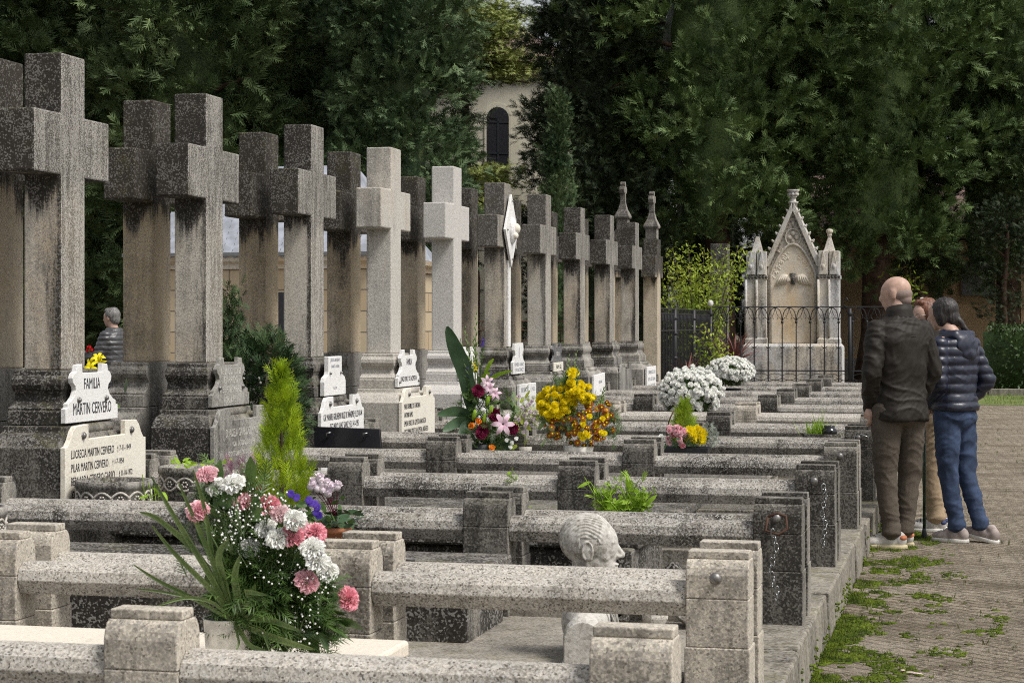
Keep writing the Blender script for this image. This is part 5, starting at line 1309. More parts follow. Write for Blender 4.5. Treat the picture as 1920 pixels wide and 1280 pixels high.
# fern and leaf mass
acc = Acc(); n = 900
c = np.array(P3(497, 1105, D0 + .03)); P = rng.normal(size=(n, 3)); P /= np.linalg.norm(P, axis=1)[:, None]; P *= rng.uniform(.3, 1, n)[:, None]
D = P * [1, 1, .8] + rng.normal(size=(n, 3)) * .4 + [0, -.1, .05]; P = P * [.125, .11, .145] + c
add_sprays(acc, rng, P, D, rng.uniform(.05, .12, n), SPRF, .5)
for (px, py, s_, k_) in [(420, 1020, .07, 120), (410, 950, .05, 70), (575, 1120, .06, 120), (585, 1170, .05, 90), (470, 975, .07, 100), (545, 1175, .06, 120), (480, 1180, .05, 120), (440, 1100, .06, 130)]:
    q = np.array(P3(px, py, D0 + .04)); P = q + rng.normal(size=(k_, 3)) * s_ * .55; D = (q - np.array(hub)) / .2 + rng.normal(size=(k_, 3)) * .5; add_sprays(acc, rng, P, D, rng.uniform(.04, .10, k_), SPRF + LEAF2, .5)
acc.build('fern_leaves', M['leaf'], t)
# gypsophila
acc = Acc(); sm = MB()
for (px, py, w, n) in [(455, 965, .045, 150), (435, 1000, .04, 110), (510, 1065, .05, 90), (540, 1050, .05, 80), (560, 1150, .04, 90), (420, 985, .03, 60), (600, 1100, .03, 50), (545, 1185, .03, 60), (500, 945, .03, 60)]:
    q = np.array(P3(px, py, D0 - .04)); n = int(n * .55); P = q + rng.normal(size=(n, 3)) * w; V, Fc = scatter(BALL[0], BALL[1], frames(rng.normal(size=(n, 3)), rng.uniform(.0019, .0036, n), rng), P); acc.add(V, Fc)
    for p in P[::3]: sm.tube([tuple(q + [0, 0, -.06]), tuple((q + p) / 2 + [0, 0, -.01]), tuple(p)], .0006, 3)
acc.build('gypsophila', M['white_f'], t)['kind'] = 'stuff'; sm.build('fine_stems', M['stemw'], t)
def strap(b, pts, w, mat=None):
    """tapering folded leaf along points"""
    pts = [Vector(p) for p in pts]; n = 10; st_ = []
    for i in range(n + 1):
        f = i / n; k = f * (len(pts) - 1); j = min(int(k), len(pts) - 2); u = k - j
        pm1 = pts[max(j - 1, 0)]; p0 = pts[j]; p1 = pts[j + 1]; p2 = pts[min(j + 2, len(pts) - 1)]
        p = .5 * ((2 * p0) + (p1 - pm1) * u + (2 * pm1 - 5 * p0 + 4 * p1 - p2) * u * u + (-pm1 + 3 * p0 - 3 * p1 + p2) * u ** 3)
        st_.append(p)
    V = []
    for i, p in enumerate(st_):
        tg = (st_[min(i + 1, n)] - st_[max(i - 1, 0)]).normalized(); s = tg.cross(Vector((.1, 1, .2))).normalized()
        ww = w * (math.sin(math.pi * (.12 + .86 * i / n)) ** .7) / 2
        V += [tuple(p - s * ww), tuple(p + Vector((0, .006, 0)) * 1 - Vector((0, 0, 0))), tuple(p + s * ww)]
    b.add(V, [(3 * i + a, 3 * i + a + 1, 3 * i + a + 4, 3 * i + a + 3) for i in range(n) for a in (0, 1)])
b = MB(); H = (438, 1165)
for pts, w in [([H, (410, 1080), (370, 985), (335, 905)], .018), ([H, (400, 1090), (340, 990), (283, 893)], .020), ([H, (405, 1080), (385, 960), (362, 880)], .016), ([H, (380, 1050), (300, 975), (262, 960)], .020),
               ([H, (360, 1120), (300, 1090), (250, 1058)], .014), ([H, (400, 1110), (330, 1040), (285, 985)], .018), ([H, (370, 1125), (310, 1110), (255, 1103)], .010), ([H, (400, 1130), (350, 1120), (295, 1135)], .012),
               ([H, (420, 1090), (410, 1040), (430, 1010)], .024), ([H, (445, 1120), (440, 1080), (450, 1040)], .026), ([H, (500, 1140), (460, 1110), (500, 1115)], .022), ([(450, 1165), (500, 1160), (530, 1170), (565, 1183)], .020),
               ([(450, 1170), (500, 1190), (545, 1205), (590, 1217)], .022), ([(440, 1165), (455, 1190), (470, 1210), (500, 1219)], .018), ([(445, 1160), (470, 1130), (490, 1120), (500, 1140)], .020), ([(445, 1150), (470, 1120), (478, 1095)], .022),
               ([H, (445, 1190), (448, 1205), (442, 1220)], .010), ([(455, 1170), (490, 1180), (500, 1200), (505, 1218)], .014)]:
    strap(b, [P3(x, y, D0 - .07 - .02 * i) for i, (x, y) in enumerate(pts)], w)
b.build('strap_leaves', M['leafpale'], t, True)

# ---------------------------------------------------------------- pots behind the bouquet
def cone_conifer(label, base, h, r, mat, rng, n=420, size=.09, parent=None, name='small_conifer'):
    t = thing(name, label, 'potted conifer', base)
    z = rng.random(n) ** 1.3; a = rng.uniform(0, 6.28, n); prof = np.where(z < .2, .8 + z, (1.0 - (z - .2) / .8) ** 1.15 * .95 + .05); rr_ = r * prof * rng.uniform(.3, 1.0, n) ** .5
    P = np.stack([base[0] + rr_ * np.cos(a), base[1] + rr_ * np.sin(a), base[2] + .06 + z * (h - .10)], 1)
    D = np.stack([np.cos(a) * .35, np.sin(a) * .35, np.full(n, 1.0)], 1) + rng.normal(size=(n, 3)) * .16
    acc = Acc(); add_sprays(acc, rng, P, D, size * rng.uniform(.6, 1.2, n), SPRF, .7); acc.build('foliage', mat, t)
    m = MB(); m.tube([(base[0], base[1], base[2] - .02), (base[0], base[1], base[2] + h * .7)], [.012, .004], 6); m.build('stem', M['bark'], t); return t
bx0 = (-2.80, 7.66, .62)
cone_conifer('bright lime green conical conifer in a pot behind the pink carnations', bx0, .66, .118, M['lime'], rng, 640, .085)
m = MB(); m.lathe([(0, 0), (.07, 0), (.095, .14), (.10, .14), (.10, .155), (.0, .15)], (-2.80, 7.66, .50), 24); tag(m.build('flower_pot', M['terracotta'], None, True), 'terracotta pot under the lime green conifer', 'pot', 'terracotta pots behind the carnations')
cb = (-2.54, 7.60, .50)
t = thing('cyclamen', 'white and pale pink cyclamen in a terracotta pot', 'potted flower', cb)
m = MB(); m.lathe([(0, 0), (.045, 0), (.066, .10), (.07, .10), (.07, .12), (.0, .115)], cb, 24); m.build('pot', M['terracotta'], t, True)
P = rng.normal(size=(60, 3)) * [.045, .04, .02] + [cb[0], cb[1] - .01, .655]; a = heads(LEAF2, P, rng.normal(size=(60, 3)) * [1, 1, .3], .055, rng); a.build('leaves', M['leafbig'], t)
b = MB(); P = []
for (px, py) in [(588, 905), (600, 898), (612, 908), (605, 918), (622, 915), (632, 912), (595, 915), (583, 912), (615, 925), (604, 907)]:
    p = P3(px, py, 7.95); P.append(p); stem_tube(b, (cb[0], cb[1], .64), p, .0015, .01)
each('flower', [CUP], P, np.tile([0, -.2, 1.], (len(P), 1)) + rng.normal(size=(len(P), 3)) * .3, .026, rng, M['lilac_f'], t); b.build('stems', M['magenta_f'], t)
t = thing('pansies', 'violet pansies with dark leaves at the foot of the lime conifer', 'flowers', (-2.68, 7.52, .5))
P = rng.normal(size=(170, 3)) * [.085, .05, .035] + [-2.70, 7.5, .665]; heads(LEAF2, P, rng.normal(size=(170, 3)) * [1, 1, .5] + [0, -.3, .4], .045, rng).build('leaves', M['leaf'], t)
P = [P3(*q) for q in [(545, 925, 7.85), (556, 932, 7.85), (579, 937, 7.8), (595, 950, 7.8), (593, 960, 7.8), (583, 942, 7.8), (598, 966, 7.8), (590, 944, 7.8)]]
each('flower', [DAISY], P, np.tile([0, -1., .2], (len(P), 1)), .018, rng, M['violet_f'], t)
t = thing('heather', 'purple pink heather tufts left of the lime conifer', 'potted flower', (-3.02, 7.75, .5))
n = 240; P = np.stack([rng.normal(-3.03, .05, n), rng.normal(7.8, .05, n), rng.uniform(.62, .86, n)], 1); D = rng.normal(size=(n, 3)) * .25 + [-.1, 0, 1]; acc = Acc(); add_sprays(acc, rng, P, D, rng.uniform(.03, .06, n), SPRF, .6); acc.build('flower_spikes', M['heather_f'], t)
m = MB(); m.lathe([(0, 0), (.05, 0), (.07, .12), (.0, .12)], (-3.02, 7.78, .5), 20); m.build('pot', M['potblack'], t, True)
t = thing('small_red_flowers', 'few small red blooms between the heather and the lime conifer', 'flowers', (-2.92, 7.6, .5))
P = [P3(490, 908, 8.05), (P3(497, 915, 8.05)), P3(486, 914, 8.05)]; heads(POM, P, np.tile([0, -1., .3], (3, 1)), .012, rng).build('flowers', M['red_f'], t); b = MB(); [b.tube([(-2.94, 7.7, .5), p], .002, 4) for p in P]; b.build('stems', M['leaf'], t)
# growth in stone planters, yellow lilies near the woman
a = Acc(); n = 40; P = rng.normal(size=(n, 3)) * [.10, .09, .008] + [-4.02, 9.66, .71]; V, Fc = scatter(LEAF2[0][0], LEAF2[0][1], frames(rng.normal(size=(n, 3)) * [1, 1, .4] + [0, 0, .3], rng.uniform(.025, .05, n), rng), P); a.add(V, Fc); tag(a.build('sprouting_leaves', M['weed']), 'fresh green leaves sprouting in the second stone planter', 'plant')
def lilies(name, label, pts, hubp, mat, r, dirn=(0, -.8, .3), tpl=LILY, cat='flowers', leafn=30, group=None):
    t = thing(name, label, cat, hubp, group=group); b = MB()
    for p in pts: stem_tube(b, hubp, p, .004, .02)
    each('flower', [tpl], pts, np.tile(dirn, (len(pts), 1)) + rng.normal(size=(len(pts), 3)) * .3, r, rng, mat, t); b.build('stems', M['leaf'], t)
    c = np.mean(np.array(pts), 0) * .6 + np.array(hubp) * .4
    heads(LEAF2, c + rng.normal(size=(leafn, 3)) * [.07, .05, .12], rng.normal(size=(leafn, 3)) * .6 + [0, 0, .8], .09, rng).build('leaves', M['leaf'], t); return t
hx, hy = at(182, 11.3); lilies('yellow_lilies', 'yellow lilies standing between the first two crosses', [P3(172, 682, 11.3), P3(184, 672, 11.35), P3(190, 678, 11.3), P3(170, 690, 11.25)], (hx, hy, .22), M['yellow_f'], .045)

# ---------------------------------------------------------------- tall mixed bouquet
DT = 13.55; hx, hy = at(900, DT); hb = (hx, hy, .5)
t = thing('tall_bouquet', 'tall mixed bouquet with a broad dark leaf, gladiolus spikes, orange tulips and a pink lily', 'bouquet', hb)
def Q(px, py, dd=0.0): return P3(px, py, DT + dd)
m = MB(); m.lathe([(0, 0), (.09, 0), (.10, .12), (0, .12)], hb, 20); m.build('pot', M['potblack'], t, True)
b = MB(); strap(b, [Q(884, 770), Q(872, 700), Q(852, 650), Q(838, 612)], .125); o = b.build('broad_leaf', M['leafbig'], t, True)
b = MB()
for (a_, c_) in [((890, 780), (820, 778)), ((890, 790), (830, 808)), ((885, 795), (862, 818)), ((930, 820), (955, 845)), ((905, 830), (925, 840))]:
    strap(b, [Q(*a_), Q((a_[0] + c_[0]) / 2, (a_[1] + c_[1]) / 2 - 8, -.05), Q(c_[0], c_[1], -.1)], .075)
b.build('leaves', M['leafbig'], t, True)
b = MB()
for (a_, c_) in [((905, 720), (960, 695)), ((908, 705), (926, 672)), ((900, 715), (920, 700)), ((912, 760), (925, 735))]:
    strap(b, [Q(*a_), Q((a_[0] + c_[0]) / 2, (a_[1] + c_[1]) / 2 - 5, -.05), Q(c_[0], c_[1], -.1)], .028)
b.build('bud_leaves', M['weed'], t, True)
gl = MB(); buds = Acc()
def spike(px0, py0, px1, py1, bl, r0=.006, dens=12):
    p0 = np.array(Q(px0, py0)); p1 = np.array(Q(px1, py1)); bl.tube([tuple(p0), tuple((p0 + p1) / 2), tuple(p1)], [r0, r0 * .8, r0 * .3], 6)
    n = dens; s = np.linspace(.35, 1, n)[:, None]; P = p0 + (p1 - p0) * s; D = (p1 - p0) / np.linalg.norm(p1 - p0) + np.stack([np.where(np.arange(n) % 2, .35, -.35), np.full(n, -.1), np.zeros(n)], 1)
    V, Fc = scatter(BALL[0] * [.22, 1, .22] + [0, .8, 0], BALL[1], frames(D, np.linspace(.035, .016, n), rng), P); return V, Fc
for sp in [(890, 760, 893, 590), (895, 760, 872, 618), (890, 740, 863, 640), (898, 730, 888, 640)]:
    V, Fc = spike(*sp, gl); buds.add(V, Fc)
gl.build('gladiolus_stems', M['leafpale'], t, True); buds.build('gladiolus_buds', M['leafpale'], t, True)
for (x0, y0, x1, y1, z1) in [(896, 760, 905, 652, 636), (880, 760, 877, 705, 686), (920, 760, 922, 718, 702)]:
    b = MB(); b.tube([Q(x0, y0), Q(x1, y1)], [.004, .004], 5); b.build('liatris_stem', M['leaf'], t)
    P = np.array(Q(x1, y1)) + np.linspace(0, 1, 60)[:, None] * (np.array(Q(x1, z1)) - np.array(Q(x1, y1))) + rng.normal(size=(60, 3)) * .006
    heads(SPRF, P, rng.normal(size=(60, 3)) + [0, 0, .5], .016, rng).build('liatris_spike', M['violet_f'], t)
    P = np.array(Q(x0, y0)) + np.linspace(.2, 1, 90)[:, None] * (np.array(Q(x1, y1)) - np.array(Q(x0, y0))) + rng.normal(size=(90, 3)) * .006
    heads(SPRF, P, rng.normal(size=(90, 3)) + [0, 0, .5], .03, rng).build('liatris_leaves', M['leaf'], t)
acc = Acc()
for (px, py, w, n) in [(900, 800, .10, 230), (905, 745, .07, 120), (925, 825, .09, 140), (885, 760, .05, 70), (900, 840, .12, 130), (945, 760, .06, 60)]:
    P = np.array(Q(px, py, .02)) + rng.normal(size=(n, 3)) * w * [.8, .6, .7]; add_sprays(acc, rng, P, rng.normal(size=(n, 3)) + [0, -.3, .3], rng.uniform(.04, .10, n), SPRF + LEAF2, .5)
acc.build('fern_leaves', M['leaf'], t)
for pts, tp_, mk, r, nm in [([Q(943, 795, -.15)], LILY, 'lily_f', .085, 'lily'), ([Q(918, 728, -.1), Q(928, 738, -.1), Q(913, 715, -.08)], LILY, 'lily_f', .05, 'lily'), ([Q(886, 797, -.15), Q(898, 790, -.14), Q(922, 840, -.15)], CUP, 'orange_f', .032, 'tulip'),
                            ([Q(896, 734, -.12), Q(903, 812, -.12), Q(927, 778, -.1), Q(961, 805, -.1), Q(908, 805, -.1)], POM[0], 'magenta_f', .048, 'carnation'), ([Q(890, 690), Q(892, 682)], LILY, 'yellow_f', .03, 'bud'),
                            ([Q(960, 830, -.1), Q(950, 825, -.12), Q(968, 822, -.1), Q(957, 838, -.1)], POM[0], 'white_f', .016, 'small_flower')]:
    each(nm, [tp_], pts, np.tile([.1, -1., .25], (len(pts), 1)) + rng.normal(size=(len(pts), 3)) * .15, r, rng, M[mk], t)
P = [Q(889, 778, -.12), Q(920, 770, -.12), Q(914, 752, -.1), Q(908, 785, -.1)]; V, Fc = scatter(BALL[0] * [.38, 1, .38], BALL[1], frames(np.tile([.2, 0, 1.], (4, 1)), np.full(4, .045), rng), np.array(P)); a = Acc(); a.add(V, Fc); a.build('lily_buds', M['weed'], t, True)
# small light arrangement between the two big ones
c0 = P3(985, 780, 14.3)
t = thing('pale_arrangement', 'small pale green and lilac arrangement between the tall bouquet and the yellow chrysanthemums', 'flowers', (c0[0], c0[1], .5))
P = np.array(P3(985, 775, 14.3)) + rng.normal(size=(90, 3)) * [.07, .05, .07]; heads(LEAF2 + SPRF, P, rng.normal(size=(90, 3)) + [0, 0, .6], .07, rng).build('leaves', M['shrub'], t)
P = np.array(P3(985, 780, 14.25)) + rng.normal(size=(26, 3)) * [.07, .03, .06]; each('flower', POM, P, rng.normal(size=(26, 3)) * .3 + [0, -1, .2], .017, rng, M['lilac_f'], t)
m = MB(); m.lathe([(0, .48), (.04, .48), (.05, .55), (0, .55)], (c0[0], c0[1], 0), 16); m.build('pot', M['tomblight'], t, True)

# ---------------------------------------------------------------- yellow and rust chrysanthemum arrangement
DY = 13.6; c0 = P3(1085, 845, DY)
t = thing('chrysanthemum_arrangement', 'yellow and rusty orange chrysanthemum arrangement with tall green spikes', 'bouquet', (c0[0], c0[1], .5))
m = MB(); m.lathe([(0, .49), (.075, .49), (.11, .60), (.10, .60), (0, .58)], (c0[0], c0[1], 0), 28); m.build('pot', M['potwhite'], t, True)
def rnd_ell(n, cx, cy, rx, ry, dd, jitter=.04):
    out = []
    while len(out) < n:
        u, v = rng.uniform(-1, 1, 2)
        if u * u + v * v < 1:
            k = math.sqrt(1 - u * u - v * v); out.append(P3(cx + u * rx, cy + v * ry, dd - .12 * k + rng.normal() * jitter * .4))
    return out
yel = rnd_ell(64, 1045, 754, 34, 34, DY, .06) + rnd_ell(24, 1090, 737, 28, 18, DY) + rnd_ell(14, 1072, 712, 8, 22, DY) + rnd_ell(8, 1025, 780, 14, 10, DY)
each('yellow_chrysanthemum', POMF, yel, np.array(yel) * 0 + [0, -.8, .6] + rng.normal(size=(len(yel), 3)) * .4, .031, rng, M['yellow_f'], t)
rus = rnd_ell(72, 1100, 795, 52, 42, DY - .02, .06) + rnd_ell(12, 1120, 765, 30, 14, DY) + rnd_ell(10, 1040, 800, 20, 22, DY)
Dr = np.array(rus) * 0 + [0, -.9, .3] + rng.normal(size=(len(rus), 3)) * .35
each('rust_chrysanthemum', [DAISY, star_tpl(18, .26, .05, .2)], rus, Dr, rng.uniform(.018, .028, len(rus)), rng, M['rust_f'], t)
dn = Dr / np.linalg.norm(Dr, axis=1)[:, None]; P = np.array(rus) + dn * .003; each('flower_centre', [(BALL[0] * [1, .5, 1], BALL[1])], P, dn, .0075, rng, M['yellow_f'], t)
y2 = rnd_ell(16, 1115, 805, 40, 34, DY - .05, .05); each('yellow_button', POM, y2, np.tile([0, -1., .3], (len(y2), 1)), .022, rng, M['yellow_f'], t)
acc = Acc()
for (cx_, cy_, rx, ry, n) in [(1085, 790, 62, 52, 520), (1030, 800, 24, 36, 120), (1060, 740, 40, 40, 160), (1150, 800, 12, 30, 80)]:
    P = np.array(rnd_ell(n, cx_, cy_, rx, ry, DY + .06, .1)); add_sprays(acc, rng, P, rng.normal(size=(n, 3)) * .7 + [0, -.3, .3], rng.uniform(.04, .09, n), SPRF, .5)
acc.build('leaves', M['leaf'], t)
gl = MB(); buds = Acc()
def Q(px, py, dd=0.0): return P3(px, py, DY - .08 + dd)
for sp in [(1060, 780, 1066, 670), (1062, 790, 1081, 662), (1070, 780, 1085, 690), (1120, 800, 1133, 728), (1115, 790, 1128, 745), (1058, 760, 1060, 700)]:
    V, Fc = spike(*sp, gl); buds.add(V, Fc)
strap(gl, [Q(1010, 805), Q(1020, 790), Q(1032, 770)], .03)
gl.build('gladiolus_stems', M['leafpale'], t, True); buds.build('gladiolus_buds', M['leafpale'], t, True)

# ---------------------------------------------------------------- white chrysanthemum bushes
def mum_ball(label, c, r, rz, n, seed, hs=.033):
    rg = np.random.default_rng(seed); t = thing('chrysanthemum_bush', label, 'chrysanthemums', (c[0], c[1], .45), group='white chrysanthemum bushes')
    i = np.arange(n) + .5; z = 1 - 1.62 * i / n; a = i * 2.39996; s = np.sqrt(np.clip(1 - z * z, 0, 1)); U = np.stack([s * np.cos(a), s * np.sin(a), z], 1) + rg.normal(size=(n, 3)) * .05
    gap = np.array([noise.noise(Vector((u * 2.6).tolist()) + Vector((seed, 0, 0))) for u in U]); U = U[gap > -.36]
    P = np.array(c) + U * [r, r, rz] * rg.uniform(.92, 1.04, len(U))[:, None]
    each('flower', POMF, P, U + [0, 0, .1] + rg.normal(size=U.shape) * .15, hs * rg.uniform(.85, 1.15, len(U)), rg, M['white_f'], t)
    k = 900; W = rg.normal(size=(k, 3)); W /= np.linalg.norm(W, axis=1)[:, None]; a2 = Acc(); add_sprays(a2, rg, np.array(c) + W * [r, r, rz] * rg.uniform(.78, .98, k)[:, None], W + rg.normal(size=W.shape) * .5, rg.uniform(.03, .06, k), SPRF + LEAF2, .5)
    q = MB(); q.ell(c, (r * .86, r * .86, rz * .86), None, 20, 12); a2.quads(q); a2.build('leaves', M['leaf'], t)
    m = MB(); m.lathe([(0, .46), (.10, .46), (.14, .62), (.0, .62)], (c[0], c[1], 0), 20); m.build('pot', M['potblack'], t, True)
mum_ball('large round white chrysanthemum bush, the nearer one', P3(1296, 737, 19.3), .29, .235, 330, 3)
mum_ball('low domed white chrysanthemum bush, the farther one near the iron fence', P3(1370, 697, 25.3), .285, .17, 300, 9)

# ---------------------------------------------------------------- flower trough with conifer
DF = 13.25; c0 = P3(1286, 845, DF); fb = (c0[0], c0[1], .545)
t = thing('flower_trough', 'black trough of pink cyclamen and yellow chrysanthemums on the railing line', 'flower trough', fb)
m = MB(); m.loft([(fb[0] - .14, fb[0] + .14, fb[1] - .05, fb[1] + .05, .49), (fb[0] - .165, fb[0] + .165, fb[1] - .07, fb[1] + .07, .62)]); m.build('trough', M['potblack'], t, bevel=.008)
def Q(px, py, dd=0.0): return P3(px, py, DF + dd)
P = np.array(rnd_ell(22, 1268, 815, 20, 22, DF - .02, .04)); each('pink_flower', CARN, P, np.tile([0, -1., .4], (len(P), 1)) + rng.normal(size=P.shape) * .3, .023, rng, M['pink_f'], t)
P = np.array([Q(1275, 803, -.1), Q(1280, 835, -.1), Q(1262, 815, -.1), Q(1284, 812, -.1)]); each('deep_pink_flower', CARN, P, np.tile([0, -1., .4], (4, 1)), .022, rng, M['deep_f'], t)
P = np.array([Q(1294, 812, -.07), Q(1302, 820, -.08), Q(1313, 823, -.06), Q(1318, 812, -.02), Q(1308, 806, -.02), Q(1290, 822, -.05)]); each('yellow_chrysanthemum', POMF, P, np.tile([.1, -1., .4], (len(P), 1)), [.05, .04, .048, .036, .036, .03], rng, M['yellow_f'], t)
P = np.array(rnd_ell(300, 1285, 825, 46, 20, DF + .03, .1)); heads(LEAF2 + SPRF, P, rng.normal(size=P.shape) + [0, -.3, .3], .035, rng).build('leaves', M['leafbig'], t)
P = np.array(rnd_ell(160, 1332, 818, 12, 24, DF + .05, .1)); heads(SPRF, P, rng.normal(size=P.shape) + [0, 0, .6], .04, rng).build('silver_foliage', M['leafmix'] if 'leafmix' in M else leafmat('silver_leaves', (.16, .19, .15), (.30, .33, .28), 9), t)
P = [Q(1240, 818, -.05), Q(1243, 824, -.05)]; heads(POM, P, np.tile([0, -1., .3], (2, 1)), .018, rng).build('white_flowers', M['white_f'], t)
b = MB(); b.tube([Q(1252, 838), Q(1250, 805), Q(1256, 785), Q(1263, 770)], .005, 6); b.build('wicker_handle', M['bark'], t, True)
x_, y_, z_ = P3(1283, 840, 13.33); cone_conifer('small bright conifer rising from the black trough, before the white chrysanthemums', (x_, y_, .56), .36, .085, M['limedark'], rng, 330, .09)

# planter with grass near the man
x_, y_, z_ = P3(1547, 812, 15.1)
t = thing('grass_planter', 'shallow oval stone planter with grass and a small black pot, left of the man', 'planter', (x_, y_, .5))
m = MB(); m.rings([[(x_ + a_ * math.cos(q * math.pi / 16), y_ + b_ * math.sin(q * math.pi / 16), z) for q in range(32)] for a_, b_, z in [(.10, .08, .49), (.15, .12, .52), (.185, .15, .605), (.165, .13, .605), (.15, .115, .59)]]); m.build('bowl', M['tomb'], t, True)
acc = Acc(); n = 160; P = np.stack([rng.normal(x_ - .07, .045, n), rng.normal(y_, .04, n), np.full(n, .59)], 1); st = quads_from([blade((0, 0, 0), (0, 1, 0), .05, .15, 3)])
V, Fc = scatter(st[0], st[1], frames(rng.normal(size=(n, 3)) * .28 + [.05, 0, 1], rng.uniform(.05, .14, n), rng), P); acc.add(V, Fc)
P = np.tile([x_ - .04, y_, .59], (12, 1)); V, Fc = scatter(st[0] * [.5, 1, 1], st[1], frames(rng.normal(size=(12, 3)) * .35 + [.2, 0, 1], rng.uniform(.15, .26, 12), rng), P); acc.add(V, Fc); acc.build('grass', M['weed'], t)
m = MB(); m.lathe([(0, .59), (.055, .595), (.062, .62), (.055, .64), (.04, .65), (.045, .665), (.04, .668), (0, .65)], (x_ + .035, y_ - .03, 0), 20); m.build('small_pot', M['granite'], t, True)
# weeds between the railings
def weed(label, x, y, z, n, h, w, seed):
    rg = np.random.default_rng(seed); t = thing('weed_clump', label, 'weeds', (x, y, z)); acc = Acc(); b = MB()
    for i in range(n):
        e = np.array([x, y, z]) + rg.normal(size=3) * [w, w * .6, 0] + [0, 0, h * rg.uniform(.5, 1.1)]; b.tube([(x + rg.normal() * w * .4, y, z), tuple(e)], [.004, .002], 4)
        P = np.array([x, y, z]) + (e - [x, y, z]) * rg.uniform(.2, 1, 14)[:, None] + rg.normal(size=(14, 3)) * .012; add_sprays(acc, rg, P, rg.normal(size=(14, 3)) + [0, -.2, .5], rg.uniform(.03, .07, 14), SPRC + LEAF2, .5)
    acc.build('leaves', M['weed'], t); b.build('stems', M['weed'], t)
weed('fresh green weed clump growing between railings above the bust head', -1.62, 9.02, .47, 26, .24, .11, 5)
weed('tiny green sprout by the rubble behind the bust', -1.0, 8.02, .2, 5, .12, .03, 6)
weed('thin dry stemmed weed growing between railings left of the weed clump', -2.35, 10.1, .4, 3, .3, .03, 7)
weed('few tall green stems beside the first stone planter', -3.93, 8.98, .3, 5, .42, .04, 8)
# ---------------------------------------------------------------- people
def fold(p, n, amp=.006, f=1.0):
    """soft sag plus sharp creases running slantwise round the limb"""
    a = noise.noise(Vector((p.x * 6 * f, p.y * 6 * f, p.z * 9 * f)))
    w = noise.noise(Vector((p.x * 4, p.y * 4, p.z * 3 + 5)))
    b = 1 - abs(noise.noise(Vector((p.x * 5 * f + 3, p.y * 5 * f, p.z * 15 * f + p.x * 9 + p.y * 5 + w * 2)))) * 3.2
    c = 1 - abs(noise.noise(Vector((p.x * 12 * f + 7, p.y * 12 * f, p.z * 24 * f - p.x * 14 + w * 3)))) * 3.4
    return amp * .8 * a + amp * .75 * max(0, b) ** 1.5 + amp * .38 * max(0, c) ** 1.5
def quilt(z, step, amp): return amp * (abs(math.sin(math.pi * z / step)) ** .55 - .6)
def shoe(parent, at_, yaw, upm, solem, L=.29, accent=None, roll=0.0):
    rot = Matrix.Translation(Vector(at_)) @ Matrix.Rotation(R(yaw), 4, 'Z') @ Matrix.Rotation(R(roll), 4, 'X'); k = L / .29
    def X(m): m.v = [tuple(rot @ (Vector(p) * k)) for p in m.v]; return m
    m = MB(); m.ell((0, .085, .042), (.047, .085, .036)); m.ell((0, .0, .052), (.042, .085, .048)); m.ell((0, -.07, .058), (.036, .045, .052)); m.ell((0, -.045, .09), (.034, .042, .04)); m.ell((0, .03, .075), (.030, .05, .03))
    u = fused(X(m), 'shoe', upm, parent, .007, 4)
    m = MB(); out = [(.035, -.10), (.042, -.02), (.048, .07), (.044, .12), (.028, .155), (0, .168), (-.028, .155), (-.044, .12), (-.048, .07), (-.042, -.02), (-.035, -.10), (0, -.118)]
    m.rings([[(x * s, y * s, z) for x, y in out] for z, s in ((.0, .96), (.006, 1.02), (.022, 1.02), (.028, .98))]); X(m).build('sole', solem, u, True, local=True)
    if accent:
        m = MB(); m.ell((0, -.086, .072), (.0385, .030, .022)); X(m).build('heel_patch', accent, u, True, local=True)
    m = MB()
    for j in range(4): m.tube([(-.022, .03 + j * .022, .098 - j * .009), (0, .036 + j * .022, .106 - j * .009), (.022, .03 + j * .022, .098 - j * .009)], .0035, 5)
    X(m).build('laces', M['shoe'] if accent is not M['shoenavy'] else M['iron'], u, True, local=True)
    return u
def hand(m, w, d, side, curl=1.1):
    """palm with four fingers and thumb from wrist w along direction d"""
    w = Vector(w); d = Vector(d).normalized(); s = d.cross(Vector((0, 0, 1)));  s = s.normalized() if s.length > .1 else Vector((1, 0, 0)); nrm = s.cross(d)
    m.cap(w, w + d * .07, .022, .024); m.cap(w + d * .02 + s * .02, w + d * .075 + s * .028, .014, .013); m.cap(w + d * .02 - s * .02, w + d * .075 - s * .028, .014, .013)
    for j, (o_, L) in enumerate([(.030, .036), (.010, .042), (-.010, .039), (-.029, .030)]):
        a = w + d * .082 + s * o_; b = a + d * L - nrm * L * .35 * curl; c = b + d * L * .3 - nrm * L * .75 * curl; m.cap(a, b, .0092, .0085, 8); m.cap(b, c, .0085, .0072, 8)
    a = w + d * .03 + s * .030 * side; b = a + d * .03 + s * .022 * side - nrm * .012; c = b + d * .028 - nrm * .012; m.cap(a, b, .012, .010, 8); m.cap(b, c, .010, .008, 8)
